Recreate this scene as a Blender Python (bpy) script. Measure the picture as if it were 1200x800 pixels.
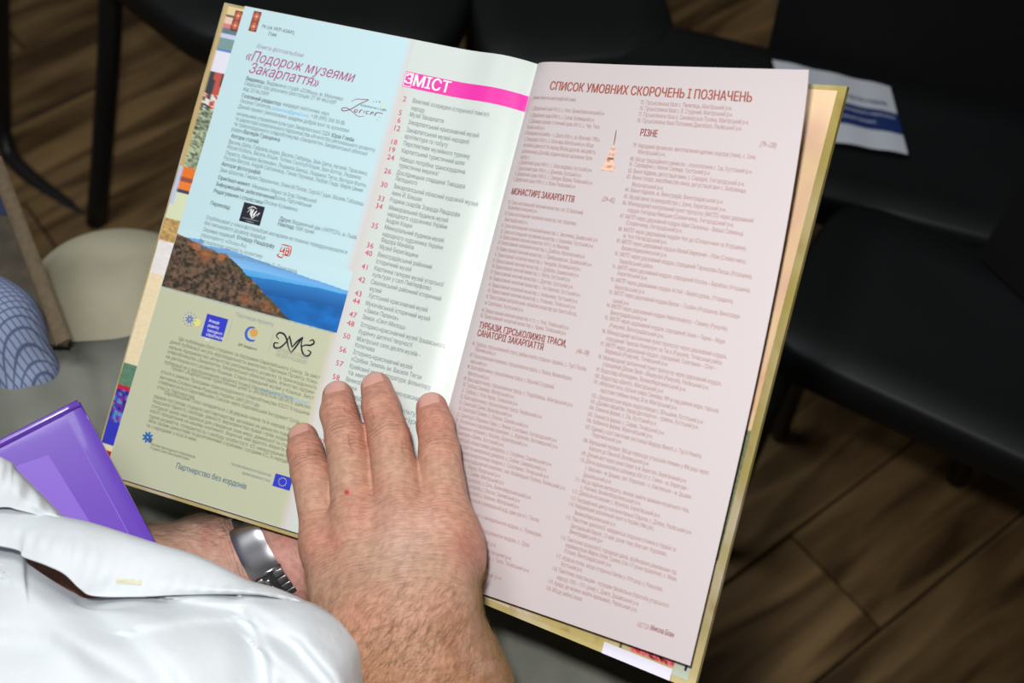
import bpy, bmesh, math, random
import numpy as np
from mathutils import Vector, Matrix
from mathutils.bvhtree import BVHTree
from mathutils.geometry import delaunay_2d_cdt

for _o in list(bpy.data.objects): bpy.data.objects.remove(_o, do_unlink=True)
SC = bpy.context.scene
COL = SC.collection
rng = np.random.default_rng(7)
random.seed(7)

# ------------------------------------------------------------------ camera, flash, added room fill, exposure
F = 1500.0                                   # focal length in pixels of the 1200 x 800 frame
PITCH = math.radians(55)
CAM = np.array([0.0, 0.0, 1.4])
CX = np.array([1.0, 0, 0]); CY = np.array([0, math.sin(PITCH), math.cos(PITCH)]); CZ = np.array([0, -math.cos(PITCH), math.sin(PITCH)])
cam = bpy.data.cameras.new('camera'); cam_o = bpy.data.objects.new('camera', cam); COL.objects.link(cam_o)
cam_o.location = CAM; cam_o.rotation_euler = (math.radians(90) - PITCH, 0, 0)
cam.sensor_width = 36; cam.lens = 36 * F / 1200; cam.clip_start = 0.01
cam.dof.use_dof = True; cam.dof.focus_distance = 0.695; cam.dof.aperture_fstop = 8.0
SC.camera = cam_o
w = bpy.data.worlds.new('room_ambient'); SC.world = w; w.use_nodes = True
w.node_tree.nodes['Background'].inputs[0].default_value = (0.75, 0.88, 1.0, 1)
w.node_tree.nodes['Background'].inputs[1].default_value = 0.08
def area(name, loc, aim, size, power, color):
    l = bpy.data.lights.new(name, 'AREA'); l.shape = 'DISK'; l.size = size; l.energy = power; l.color = color
    o = bpy.data.objects.new(name, l); COL.objects.link(o); o.location = loc
    o.rotation_euler = (Vector(aim) - Vector(loc)).to_track_quat('-Z', 'Y').to_euler()
    return o
area('camera_flash', CAM + CX * -0.04 + CY * 0.10 + CZ * 0.02, (0.0, 0.45, 0.80), 0.05, 4.85, (1.0, 0.985, 0.97))
area('room_fill', (-0.9, 0.9, 2.75), (-0.9, 0.9, 0.0), 1.1, 20.0, (0.93, 0.97, 1.0))  # unseen overhead lamp, added as soft ambient fill
SC.view_settings.view_transform = 'Standard'; SC.view_settings.look = 'None'
SC.view_settings.exposure = 0.0; SC.view_settings.gamma = 1.0; SC.view_settings.use_curve_mapping = False

# ------------------------------------------------------------------ helpers
def at(px, py, d):                           # point at depth d on the ray through a pixel of the 1200 x 800 frame
    return CAM + CX * (px - 600) / F * d - CY * (py - 400) / F * d - CZ * d
def on(px, py, z):                           # point of that ray at height z
    dd = CX * (px - 600) / F - CY * (py - 400) / F - CZ
    return CAM + dd * ((z - CAM[2]) / dd[2])
def srgb(r, g, b):
    f = lambda c: ((c / 255 + 0.055) / 1.055) ** 2.4 if c > 10 else c / 255 / 12.92
    return (f(r), f(g), f(b))
def slin(a):
    a = np.asarray(a, float) / 255.0
    return np.where(a > 0.04, ((a + 0.055) / 1.055) ** 2.4, a / 12.92)
def tag(o, label=None, cat=None, group=None, kind=None):
    if label: o['label'] = label
    if cat: o['category'] = cat
    if group: o['group'] = group
    if kind: o['kind'] = kind
    return o
def empty(name, loc, label, cat, rz=0, group=None):
    o = bpy.data.objects.new(name, None); COL.objects.link(o); o.location = Vector(loc); o.rotation_euler = (0, 0, rz)
    o.empty_display_size = 0.02
    return tag(o, label, cat, group)
def link(name, me, mat, parent=None, smooth=True):
    """vertices are in world space; the parent only carries the mesh"""
    if mat is not None: me.materials.append(mat)
    if smooth: me.polygons.foreach_set('use_smooth', [True] * len(me.polygons))
    o = bpy.data.objects.new(name, me); COL.objects.link(o)
    if parent is not None:
        o.parent = parent; o.matrix_parent_inverse = world_of(parent).inverted()
    return o
def world_of(o):
    m = Matrix.LocRotScale(o.location, o.rotation_euler, o.scale)
    return m if o.parent is None else world_of(o.parent) @ o.matrix_parent_inverse @ m
def mesh(name, v, f, mat=None, parent=None, smooth=True):
    me = bpy.data.meshes.new(name); me.from_pydata([tuple(map(float, p)) for p in v], [], [tuple(map(int, q)) for q in f]); me.update()
    return link(name, me, mat, parent, smooth)
def from_bm(name, bm, mat, parent=None, smooth=False):
    me = bpy.data.meshes.new(name); bm.to_mesh(me); bm.free()
    return link(name, me, mat, parent, smooth)
def attr_color(me, name, c):
    a = me.attributes.new(name, 'FLOAT_COLOR', 'POINT')
    c = np.asarray(c, np.float32); c = np.concatenate([c, np.ones((len(c), 1), np.float32)], 1)
    a.data.foreach_set('color', c.ravel())
def attr_float(me, name, c):
    a = me.attributes.new(name, 'FLOAT', 'POINT'); a.data.foreach_set('value', np.asarray(c, np.float32).ravel())
def grid(fn, nu, nv, name, mat, parent=None, thick=0.0, smooth=True):
    """sheet from fn(u, v); with thick, a closed slab whose back lies that far behind"""
    U, V = np.meshgrid(np.linspace(0, 1, nu + 1), np.linspace(0, 1, nv + 1), indexing='ij')
    P = np.array([fn(u, v) for u, v in zip(U.ravel(), V.ravel())])
    i = np.arange(nu)[:, None] * (nv + 1) + np.arange(nv)[None, :]; i = i.ravel()
    f = np.stack([i, i + 1, i + nv + 2, i + nv + 1], 1)
    if not thick: return mesh(name, P, f, mat, parent, smooth)
    G = P.reshape(nu + 1, nv + 1, 3)
    N = np.cross(np.gradient(G, axis=1), np.gradient(G, axis=0)); N /= np.linalg.norm(N, axis=2, keepdims=True)
    B = P - N.reshape(-1, 3) * thick; n = len(P)
    fs = [tuple(q) for q in f] + [tuple(q[::-1] + n) for q in f]
    idx = np.arange(n).reshape(nu + 1, nv + 1)
    ring = list(idx[:, 0]) + list(idx[-1, 1:]) + list(idx[-2::-1, -1]) + list(idx[0, -2:0:-1])
    # the rim has its own points, so the faces shade flat up to the edge
    R0 = 2 * n; m = len(ring); ext = np.concatenate([P[ring], B[ring]])
    for i in range(m):
        j = (i + 1) % m; fs.append((R0 + i, R0 + j, R0 + m + j, R0 + m + i))
    return mesh(name, np.concatenate([P, B, ext]), fs, mat, parent, smooth)
def vnoise(x, y, seed=0):
    """smooth value noise on arrays"""
    xi = np.floor(x).astype(np.int64); yi = np.floor(y).astype(np.int64); fx = x - xi; fy = y - yi
    fx = fx * fx * (3 - 2 * fx); fy = fy * fy * (3 - 2 * fy)
    def h(a, b):
        n = (a * 374761393 + b * 668265263 + seed * 974634777) & 0x7fffffff
        n = ((n ^ (n >> 13)) * 1274126177) & 0x7fffffff
        return ((n ^ (n >> 16)) & 0xffff) / 65535.0
    return (h(xi, yi) * (1 - fx) + h(xi + 1, yi) * fx) * (1 - fy) + (h(xi, yi + 1) * (1 - fx) + h(xi + 1, yi + 1) * fx) * fy
def fbm(x, y, seed=0, n=4):
    return sum(vnoise(x * 2 ** k, y * 2 ** k, seed + k) * 0.5 ** k for k in range(n)) / sum(0.5 ** k for k in range(n))
def catmull(pts, n):
    p = np.array(pts, float); p = np.vstack([2 * p[0] - p[1], p, 2 * p[-1] - p[-2]])
    m = len(p) - 3; out = []
    for t in np.linspace(0, m - 1e-9, n):
        i = int(t); f = t - i; a, b, c, d = p[i], p[i + 1], p[i + 2], p[i + 3]
        out.append(0.5 * ((2 * b) + (c - a) * f + (2 * a - 5 * b + 4 * c - d) * f * f + (3 * b - a - 3 * c + d) * f ** 3))
    return np.array(out)
def tube(bm, pts, r, seg=10, cap=True):
    pts = [Vector(p) for p in pts]; rings = []
    up = Vector((0.13, 0.31, 0.94))
    for i, p in enumerate(pts):
        d = (pts[min(i + 1, len(pts) - 1)] - pts[max(i - 1, 0)]).normalized()
        x = d.cross(up)
        if x.length < 1e-3: x = d.cross(Vector((1, 0, 0)))
        x.normalize(); y = d.cross(x); up = y.cross(d) * -1 if False else up
        rr = r[i] if isinstance(r, (list, tuple, np.ndarray)) else r
        rings.append([bm.verts.new(p + (x * math.cos(a) + y * math.sin(a)) * rr) for a in [2 * math.pi * k / seg for k in range(seg)]])
    for a, b in zip(rings, rings[1:]):
        for k in range(seg): bm.faces.new((a[k], a[(k + 1) % seg], b[(k + 1) % seg], b[k]))
    if cap:
        bm.faces.new(rings[0][::-1]); bm.faces.new(rings[-1])
def rbox(bm, c, s, rot=None, bevel=0.0, seg=2):
    """box of size s about c, turned by a 3 x 3 matrix, edges rounded"""
    b2 = bmesh.new(); bmesh.ops.create_cube(b2, size=1)
    for v in b2.verts: v.co = Vector((v.co.x * s[0], v.co.y * s[1], v.co.z * s[2]))
    if bevel: bmesh.ops.bevel(b2, geom=list(b2.edges), offset=bevel, segments=seg, profile=0.6, affect='EDGES')
    M = Matrix(rot).to_4x4() if rot is not None else Matrix()
    M = Matrix.Translation(Vector(c)) @ M
    vs = {}
    for v in b2.verts: vs[v] = bm.verts.new(M @ v.co)
    for f in b2.faces: bm.faces.new([vs[v] for v in f.verts])
    b2.free()

# implicit surfaces: rounded cones blended together, meshed by surface nets
def seg_dist(P, a, b, ra, rb):
    ab = b - a; L = float(ab @ ab) + 1e-12
    t = np.clip(((P - a) @ ab) / L, 0, 1)
    return np.linalg.norm(P - a - t[..., None] * ab, axis=-1) - (ra + (rb - ra) * t)
def implicit(prims, h, name, mat, parent=None, after=None, smooth_it=2):
    """prims: (a, b, ra, rb, k[, sign]) in world space"""
    prims = [(np.array(p[0], np.float32), np.array(p[1], np.float32)) + tuple(p[2:]) for p in prims]
    lo = np.min([np.minimum(p[0] - p[2], p[1] - p[3]) for p in prims], 0) - 4 * h
    hi = np.max([np.maximum(p[0] + p[2], p[1] + p[3]) for p in prims], 0) + 4 * h
    n = np.ceil((hi - lo) / h).astype(int) + 1
    D = np.full(n, 1.0, np.float32)
    for p in prims:
        a, b, ra, rb, k = p[:5]; sign = p[5] if len(p) > 5 else 1
        m = max(ra, rb) + k + 3 * h
        i0 = np.maximum(np.floor((np.minimum(a, b) - m - lo) / h).astype(int), 0)
        i1 = np.minimum(np.ceil((np.maximum(a, b) + m - lo) / h).astype(int) + 1, n)
        ax = [lo[q] + h * np.arange(i0[q], i1[q], dtype=np.float32) for q in range(3)]
        P = np.stack(np.meshgrid(*ax, indexing='ij'), -1).astype(np.float32)
        d = seg_dist(P, a, b, ra, rb)
        s = D[i0[0]:i1[0], i0[1]:i1[1], i0[2]:i1[2]]
        if sign > 0:
            e = np.maximum(k - np.abs(s - d), 0) / k; r = np.minimum(s, d) - e * e * k * 0.25
        else:
            e = np.maximum(k - np.abs(s + d), 0) / k; r = np.maximum(s, -d) + e * e * k * 0.25
        D[i0[0]:i1[0], i0[1]:i1[1], i0[2]:i1[2]] = r
    if after is not None:
        D = after(D, lo, h)
    ins = D < 0
    c = [ins[i:n[0] - 1 + i, j:n[1] - 1 + j, k:n[2] - 1 + k] for i in (0, 1) for j in (0, 1) for k in (0, 1)]
    cnt = sum(x.astype(np.int8) for x in c); act = (cnt > 0) & (cnt < 8)
    cell = np.argwhere(act); idx = np.full(act.shape, -1, np.int64); idx[tuple(cell.T)] = np.arange(len(cell))
    acc = np.zeros((len(cell), 3)); num = np.zeros(len(cell))
    for i in (0, 1):
        for j in (0, 1):
            for axis in range(3):
                o0 = np.zeros(3, int); oth = [q for q in range(3) if q != axis]; o0[oth[0]] = i; o0[oth[1]] = j
                o1 = o0.copy(); o1[axis] = 1
                a = D[tuple((cell + o0).T)].astype(float); b = D[tuple((cell + o1).T)].astype(float)
                m = (a < 0) != (b < 0); t = np.where(m, a / np.where(m, a - b, 1), 0)
                q = np.tile(o0.astype(float), (len(cell), 1)); q[:, axis] = t
                acc += q * m[:, None]; num += m
    V = lo + h * (cell + acc / num[:, None])
    F_ = []
    for axis in range(3):
        u, w_ = [(1, 2), (2, 0), (0, 1)][axis]
        s0 = [slice(None)] * 3; s1 = [slice(None)] * 3; s0[axis] = slice(0, -1); s1[axis] = slice(1, None)
        A = ins[tuple(s0)]; B = ins[tuple(s1)]; e = np.argwhere(A != B)
        e = e[(e[:, u] > 0) & (e[:, w_] > 0) & (e[:, u] < n[u] - 1) & (e[:, w_] < n[w_] - 1)]
        du = np.zeros(3, int); du[u] = 1; dw = np.zeros(3, int); dw[w_] = 1
        q = np.stack([idx[tuple((e - du - dw).T)], idx[tuple((e - dw).T)], idx[tuple(e.T)], idx[tuple((e - du).T)]], 1)
        fl = ~A[tuple(e.T)]; q[fl] = q[fl][:, ::-1]
        F_.append(q)
    Q = np.concatenate(F_)
    for _ in range(smooth_it):
        S = np.zeros_like(V); N = np.zeros(len(V))
        for x in range(4):
            for y in ((x + 1) % 4, (x + 3) % 4):
                np.add.at(S, Q[:, x], V[Q[:, y]]); np.add.at(N, Q[:, x], 1)
        V = V * 0.5 + 0.5 * S / N[:, None]
    me = bpy.data.meshes.new(name)
    me.vertices.add(len(V)); me.vertices.foreach_set('co', V.astype(np.float32).ravel())
    me.loops.add(len(Q) * 4); me.loops.foreach_set('vertex_index', Q.astype(np.int32).ravel())
    me.polygons.add(len(Q)); me.polygons.foreach_set('loop_start', np.arange(0, len(Q) * 4, 4, dtype=np.int32))
    me.update(calc_edges=True); me.validate()
    return link(name, me, mat, parent), V, Q
def surface_depth(prims, px, py):
    """depth at which the ray of a pixel first meets the rounded cones"""
    d = at(px, py, 1.0) - CAM; k = np.linalg.norm(d); t = 0.3
    for _ in range(60):
        p = CAM + d * t; m = min(float(seg_dist(p, np.array(q[0]), np.array(q[1]), q[2], q[3])) for q in prims if len(q) < 6)
        if m < 2e-4: break
        t += m / k
        if t > 3: return None
    return t
def ridges(prims, lines, r, k=.012, sink=.6):
    """soft folds lying along the surface of the cones"""
    out = []
    for pts in lines:
        c = catmull(pts, 9); P = []
        for x, y in c:
            s = surface_depth(prims, x, y)
            if s: P.append(at(x, y, s + r * sink))
        n = len(P)
        for i in range(n - 1):
            a = r * math.sin(math.pi * (i + .4) / (n + .2)); b = r * math.sin(math.pi * (i + 1.4) / (n + .2)); out.append((P[i], P[i + 1], a, b, k))
    return out
def chain(pts, rad, k): return [(pts[i], pts[i + 1], rad[i], rad[i + 1], k) for i in range(len(pts) - 1)]

# ------------------------------------------------------------------ materials
def material(name, color=(0.5, 0.5, 0.5), rough=0.6, metal=0.0, attr=None, spec=0.5, noise=None, bump=None, sss=0.0, trans=0.0, coat=0.0, sheen=0.0):
    """noise = (scale, amount): mottles the colour; bump = (scale, height): fine relief"""
    m = bpy.data.materials.new(name); m.use_nodes = True; nt = m.node_tree; N = nt.nodes; Lk = nt.links
    p = N['Principled BSDF']; p.inputs['Roughness'].default_value = rough; p.inputs['Metallic'].default_value = metal
    p.inputs['Specular IOR Level'].default_value = spec; p.inputs['Base Color'].default_value = (*color, 1)
    p.inputs['Transmission Weight'].default_value = trans; p.inputs['Coat Weight'].default_value = coat
    p.inputs['Sheen Weight'].default_value = sheen
    if sss:
        p.inputs['Subsurface Weight'].default_value = sss; p.inputs['Subsurface Radius'].default_value = (0.004, 0.0016, 0.0008)
        p.inputs['Subsurface Scale'].default_value = 1.0
    tc = N.new('ShaderNodeTexCoord'); src = None
    if attr:
        a = N.new('ShaderNodeAttribute'); a.attribute_name = attr; src = a.outputs['Color']
    if noise:
        t = N.new('ShaderNodeTexNoise'); t.inputs['Scale'].default_value = noise[0]; t.inputs['Detail'].default_value = 5
        Lk.new(tc.outputs['Object'], t.inputs['Vector'])
        mr = N.new('ShaderNodeMapRange'); mr.inputs[1].default_value = 0.3; mr.inputs[2].default_value = 0.7
        mr.inputs[3].default_value = 1 - noise[1]; mr.inputs[4].default_value = 1 + noise[1]; Lk.new(t.outputs['Fac'], mr.inputs[0])
        mx = N.new('ShaderNodeVectorMath'); mx.operation = 'SCALE'
        if src is not None: Lk.new(src, mx.inputs[0])
        else: mx.inputs[0].default_value = color
        Lk.new(mr.outputs[0], mx.inputs['Scale']); src = mx.outputs[0]
    if src is not None: Lk.new(src, p.inputs['Base Color'])
    if bump:
        t = N.new('ShaderNodeTexNoise'); t.inputs['Scale'].default_value = bump[0]; t.inputs['Detail'].default_value = 4
        Lk.new(tc.outputs['Object'], t.inputs['Vector'])
        b = N.new('ShaderNodeBump'); b.inputs['Strength'].default_value = 1.0; b.inputs['Distance'].default_value = bump[1]
        Lk.new(t.outputs['Fac'], b.inputs['Height']); Lk.new(b.outputs[0], p.inputs['Normal'])
    return m
PRINT = [  # page, block, type size, style, lines as (from the left, from the top, width, words), all in mm
 ('L', 'shelf_mark', 2.99, '', [
  (14.9, 10.2, 21.9, '79.1(4 УКР-4ЗАК)'),
  (20.7, 13.9, 5.2, 'П44'),
 ]),
 ('L', 'book_kind', 3.68, 'i', [
  (15.4, 22.5, 31.5, 'Книга-фотоальбом'),
 ]),
 ('L', 'book_title', 8.28, 'ts', [
  (10.6, 29.3, 72.0, '«Подорож музеями'),
  (15.2, 36.5, 46.1, 'Закарпаття»'),
 ]),
 ('L', 'credits_heading', 3.36, 'b', [
  (14.9, 43.0, 12.7, 'Видавець:'),
  (15.4, 53.6, 26.3, 'Головний редактор:'),
  (15.9, 78.6, 18.8, 'Автори статей:'),
  (15.2, 96.2, 26.2, 'Автори фотографій:'),
  (15.6, 104.6, 21.6, 'Оригінал-макет:'),
  (15.5, 108.6, 38.8, 'Інформаційне забезпечення:'),
  (15.4, 112.9, 32.9, 'Редагування і стилістика:'),
  (15.6, 120.5, 13.1, 'Переклад:'),
  (60.7, 119.6, 8.0, 'Друк:'),
  (60.8, 122.7, 10.5, 'Наклад:'),
  (35.3, 136.2, 27.4, 'п. Егнарду Рашдорфу'),
 ]),
 ('L', 'credits_bold_names', 3.36, 'b', [
  (78.3, 65.0, 14.3, 'Юрія Глеби'),
  (23.3, 74.6, 23.9, 'Валерія Гращенка'),
 ]),
 ('L', 'credits_text', 3.36, '', [
  (28.7, 42.9, 50.2, 'Видавнича студія «ZORIana», м. Мукачево'),
  (14.7, 46.0, 60.6, 'Свідоцтво про державну реєстрацію ЗТ № 49о/107Р'),
  (15.0, 49.4, 16.9, 'від 23.06.2009'),
  (42.8, 53.3, 30.3, 'кандидат політичних наук'),
  (15.3, 56.8, 20.6, 'Оксана Головчук,'),
  (62.4, 56.6, 21.7, '+38 (095) 500 50 85'),
  (15.0, 60.4, 72.9, 'Даний проект реалізовано завдяки добрій волі та зусиллям'),
  (15.3, 64.8, 61.8, 'начальника управління культури Закарпатської ОДА'),
  (15.4, 68.0, 91.7, 'та директора комунального підприємства «Агентство регіонального розвитку'),
  (15.6, 71.2, 87.6, 'та транскордонного співробітництва «Закарпаття» Закарпатської обласної'),
  (15.2, 74.5, 7.5, 'ради»'),
  (15.7, 82.3, 90.7, 'Василь Шеба, Габріела Андял, Василь Габорець, Іван Шепа, Наталія Тарасенко,'),
  (15.8, 85.5, 87.2, 'Йосип Кобаль, Василь Коцан, Тетяна Сологуб-Коцан, Іван Ботош, Людмила'),
  (15.9, 89.2, 92.0, 'Пересто, Михайло Белянович, Людмила Бекеші, Людмила Тегза, Вікторія Фолтін,'),
  (15.7, 92.4, 90.9, 'Руслан Вигула, Андрій Світлинець, Ганна Пруниця, Любов Гінда, Марія Циник'),
  (15.6, 99.9, 93.3, 'Іван Шпонтак, Гаврил Паразинчак, Олексій Попов, Сергій Гудак, Василь Габорець'),
  (38.4, 104.8, 41.8, 'Мешканич Марко та Ігор Поливський'),
  (54.1, 108.1, 23.9, 'Василь Підгуляйський'),
  (48.6, 112.2, 21.7, 'Оксана Кузьменко'),
  (69.3, 119.6, 41.0, 'Видавничий дім «УКРПОЛ», м. Львів'),
  (72.4, 122.6, 12.1, '1000 прим.'),
  (15.5, 129.3, 91.6, 'Опубліковані у книзі-фотоальбомі матеріали не повинні передруковуватися'),
  (15.5, 132.7, 40.0, 'без письмового дозволу видавця'),
  (15.8, 136.6, 19.0, 'Окрема подяка'),
  (15.5, 140.1, 29.9, '(президенту «Olsztyn-R»)'),
  (15.6, 143.7, 41.6, 'Висловлюємо вдячність колективу'),
  (15.8, 147.1, 64.5, 'Мукачівської центральної бібліотеки ім. О. Духновича'),
 ]),
 ('L', 'mail_address', 3.36, '', [
  (36.5, 56.9, 24.8, 'yakzoriana@gmail.com,'),
 ]),
 ('L', 'studio_caption', 1.84, '', [
  (90.8, 43.9, 16.4, 'видавнича студія'),
 ]),
 ('L', 'contents_title', 8.74, 'b', [
  (118.8, 23.8, 22.9, 'МІСТ'),
 ]),
 ('L', 'contents_initial', 7.82, 'b', [
  (113.3, 23.6, 4.9, 'З'),
 ]),
 ('L', 'contents_page_numbers', 4.37, '', [
  (115.3, 35.3, 0, '2'),
  (115.0, 43.6, 0, '5'),
  (115.5, 48.1, 0, '6'),
  (115.0, 52.9, 0, '12'),
  (115.4, 61.0, 0, '18'),
  (115.4, 65.6, 0, '19'),
  (115.4, 70.2, 0, '24'),
  (115.8, 78.3, 0, '26'),
  (116.0, 86.4, 0, '30'),
  (116.5, 94.5, 0, '33'),
  (116.4, 99.1, 0, '34'),
  (117.1, 110.6, 0, '35'),
  (117.5, 122.2, 0, '36'),
  (117.7, 126.7, 0, '40'),
  (117.9, 134.8, 0, '41'),
  (117.9, 142.4, 0, '42'),
  (118.1, 150.5, 0, '43'),
  (118.1, 155.0, 0, '44'),
  (118.3, 163.0, 0, '47'),
  (118.4, 168.1, 0, '48'),
  (118.2, 175.7, 0, '50'),
  (118.1, 183.7, 0, '56'),
  (118.3, 191.7, 0, '57'),
  (118.5, 199.7, 0, '58'),
  (119.7, 236.9, 0, '70'),
 ]),
 ('L', 'contents_entries', 3.68, '', [
  (121.5, 35.1, 48.4, 'Важливі осередки історичної пам’яті'),
  (121.9, 39.4, 8.3, 'народу'),
  (121.9, 43.2, 21.2, 'Музеї Закарпаття'),
  (122.2, 47.8, 44.9, 'Закарпатський краєзнавчий музей'),
  (122.4, 52.3, 40.0, 'Закарпатський музей народної'),
  (122.4, 56.2, 27.2, 'архітектури та побуту'),
  (122.8, 60.4, 42.4, 'Перспективи музейного туризму'),
  (123.0, 64.7, 40.2, 'Карпатський туристичний шлях'),
  (123.3, 69.5, 41.3, 'Навіщо потрібна транскордонна'),
  (123.5, 73.3, 25.0, 'туристична мережа?'),
  (123.4, 77.6, 43.5, 'Дослідницька спадщина Тиводара'),
  (123.6, 81.2, 13.7, 'Легоцького'),
  (123.9, 85.7, 52.9, 'Закарпатський обласний художній музей'),
  (124.0, 89.7, 18.5, 'імені Й. Бокшая'),
  (124.0, 93.8, 44.2, 'Родина скарбів Зоварда Рашдорфа'),
  (124.5, 98.3, 37.4, 'Меморіальний будинок-музей'),
  (124.8, 102.0, 37.7, 'народного художника України'),
  (124.8, 105.8, 16.3, 'Андрія Коцки'),
  (125.2, 109.8, 37.4, 'Меморіальний будинок-музей'),
  (125.0, 113.9, 38.2, 'народного художника України'),
  (125.2, 117.4, 20.3, 'Федора Манайла'),
  (125.3, 121.4, 24.1, 'Музей Берегівщини'),
  (125.5, 125.9, 34.1, 'Виноградівський районний'),
  (125.6, 129.9, 21.9, 'історичний музей'),
  (125.7, 134.0, 43.8, 'Картинна галерея музей угорської'),
  (125.7, 137.7, 36.8, 'культури у селі Пийтерфолво'),
  (125.8, 142.0, 44.3, 'Свалявський районний історичний'),
  (126.2, 146.0, 7.2, 'музей'),
  (126.5, 149.9, 37.3, 'Хустський краєзнавчий музей'),
  (126.2, 154.5, 40.5, 'Мукачівський історичний музей'),
  (126.6, 158.5, 21.1, '«Замок Паланок»'),
  (126.4, 162.5, 26.8, 'Замок «Сент-Міклош»'),
  (126.6, 167.0, 52.6, 'Історико-краєзнавчий музей Іршавського'),
  (126.5, 171.1, 33.7, 'будинку дитячої творчості'),
  (126.6, 175.3, 40.2, 'Міжгірське село десяти музеїв –'),
  (126.6, 179.0, 11.9, 'Колочава'),
  (126.5, 183.1, 37.2, 'Історико-краєзнавчий музей'),
  (126.5, 187.1, 44.1, '«Срібна Земля» ім. Василя Тегзи'),
  (126.7, 191.3, 50.5, 'Крайовий музей літератури, фольклору'),
  (126.7, 195.1, 22.3, 'та мистецтва'),
  (126.6, 199.1, 50.3, 'Великоберезнянський історико-краєзнавчий'),
  (126.6, 203.1, 7.7, 'музей'),
  (126.6, 207.6, 50.0, 'Осередки екологічної культури'),
  (126.6, 212.1, 47.2, 'Музей екології гір'),
  (126.5, 216.6, 45.0, 'та народної культури'),
  (126.8, 221.0, 46.9, 'заповідника Карпат'),
  (126.5, 225.6, 42.4, 'Рахівський музей'),
  (126.7, 230.0, 48.4, 'Ужгородський скансен'),
  (126.4, 234.6, 44.9, 'народної творчості'),
  (126.7, 239.0, 48.4, 'Музей лісу і сплаву'),
 ]),
 ('L', 'partners_caption', 3.22, '', [
  (51.2, 180.1, 24.3, 'Партнери проекту'),
 ]),
 ('L', 'partners_square_text', 2.53, '', [
  (35.7, 187.6, 6.7, 'Агенція'),
  (36.0, 190.4, 7.3, 'розвитку'),
  (36.3, 193.2, 10.0, 'транскордонного'),
  (36.5, 195.7, 11.1, 'співробітництва'),
  (36.9, 198.5, 2.8, 'м.н.'),
 ]),
 ('L', 'partners_small', 2.3, 'b', [
  (57.4, 196.5, 12.1, 'АРР Закарпаття'),
 ]),
 ('L', 'museum_letters', 2.99, '', [
  (81.6, 193.4, 19.5, 'СЕРЕДНЬОСЛОВЕН'),
  (82.0, 196.3, 19.5, 'МУЗЕЙ У КОШИЦЯХ'),
 ]),
 ('L', 'programme_text', 3.04, '', [
  (20.7, 202.4, 90.6, 'Цю публікацію було створено за підтримки Європейського Союзу. За зміст'),
  (16.0, 205.4, 95.0, 'даної публікації несуть відповідальність виключно Партнери Проекту: Кому-'),
  (16.2, 208.5, 94.7, 'нальне підприємство «Агентство регіонального розвитку та транскордонного'),
  (16.0, 211.4, 94.7, 'співробітництва «Закарпаття» Закарпатської обласної ради», Агентство підтрим-'),
  (16.1, 214.5, 94.9, 'ки регіонального розвитку Кошице, Старословацький музей у Кошице. Зміст'),
  (16.3, 217.8, 83.4, 'публікації не є відображенням офіційної позиції Європейського Союзу.'),
  (21.3, 220.1, 89.8, 'Проект «Карпатський туристичний шлях 2» (HUSKROUA/1001/013) здійсню-'),
  (15.7, 223.7, 95.9, 'ється в рамках Програми транскордонного співробітництва ЄІСП Угорщина-'),
  (16.2, 226.9, 64.7, 'ваччина-Словаччина-Румунія-Україна 2007-2013 рр.'),
  (16.0, 229.8, 91.0, 'співфінансується Європейським Союзом через Європейський Інструмент Сусід-'),
  (16.1, 232.9, 24.8, 'ства та Партнерства.'),
  (21.6, 235.0, 85.9, 'Європейський Союз складається з 28 держав-членів та їх народів, які ви-'),
  (16.0, 238.6, 92.0, 'рішили поступово з’єднати свої партнерства, засновані на цінностях поваги до'),
  (16.0, 241.4, 92.2, 'людської гідності, свободи, рівності, верховенства права і прав людини. За'),
  (16.2, 244.5, 92.4, 'п’ятдесят років нам вдалося для створення зони миру, демократії та стабіль-'),
  (16.2, 247.3, 92.7, 'ності і процвітання на нашому континенті. Водночас нам вдалось зберегти куль-'),
  (16.4, 250.4, 92.9, 'турне розмаїття, толерантність і свободу особистості. ЄС налаштований поді-'),
  (16.7, 253.1, 92.8, 'лити своїми цінностями та досягненнями з країнами і сусідами ЄС, їх народами,'),
  (16.5, 256.0, 32.8, 'та з народами з-поза їх меж.'),
 ]),
 ('L', 'site_address', 3.04, '', [
  (78.1, 217.9, 30.7, 'www.huskroua-cbc.net'),
 ]),
 ('L', 'programme_caption', 2.3, '', [
  (22.4, 265.7, 28.8, 'Програма транскордонного співробітництва'),
  (22.5, 267.8, 25.5, 'Угорщина-Словаччина-Румунія-Україна'),
 ]),
 ('L', 'slogan', 4.6, 'b', [
  (41.5, 273.5, 44.6, 'Партнерство без кордонів'),
 ]),
 ('L', 'funding_caption', 2.3, '', [
  (73.4, 263.3, 25.3, 'Програма фінансується за фінансової'),
  (81.3, 266.4, 17.7, 'підтримки Європейського Союзу'),
 ]),
 ('R', 'list_title', 6.67, 't', [
  (18.1, 13.9, 130.4, 'СПИСОК УМОВНИХ СКОРОЧЕНЬ І ПОЗНАЧЕНЬ'),
 ]),
 ('R', 'list_heading', 5.06, 't', [
  (8.8, 74.7, 44.2, 'МОНАСТИРІ ЗАКАРПАТТЯ'),
  (9.8, 150.9, 59.4, 'ТУРБАЗИ, ГІРСЬКОЛИЖНІ ТРАСИ,'),
  (10.0, 155.3, 45.5, 'САНАТОРІЇ ЗАКАРПАТТЯ'),
  (85.7, 35.3, 10.8, 'РІЗНЕ'),
 ]),
 ('R', 'list_range', 3.68, 'bi', [
  (70.7, 72.1, 8.2, '(29–45)'),
  (76.3, 153.1, 8.0, '(46–78)'),
  (156.8, 35.6, 8.9, '(79–120)'),
 ]),
 ('R', 'list_note', 2.76, 'bi', [
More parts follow.
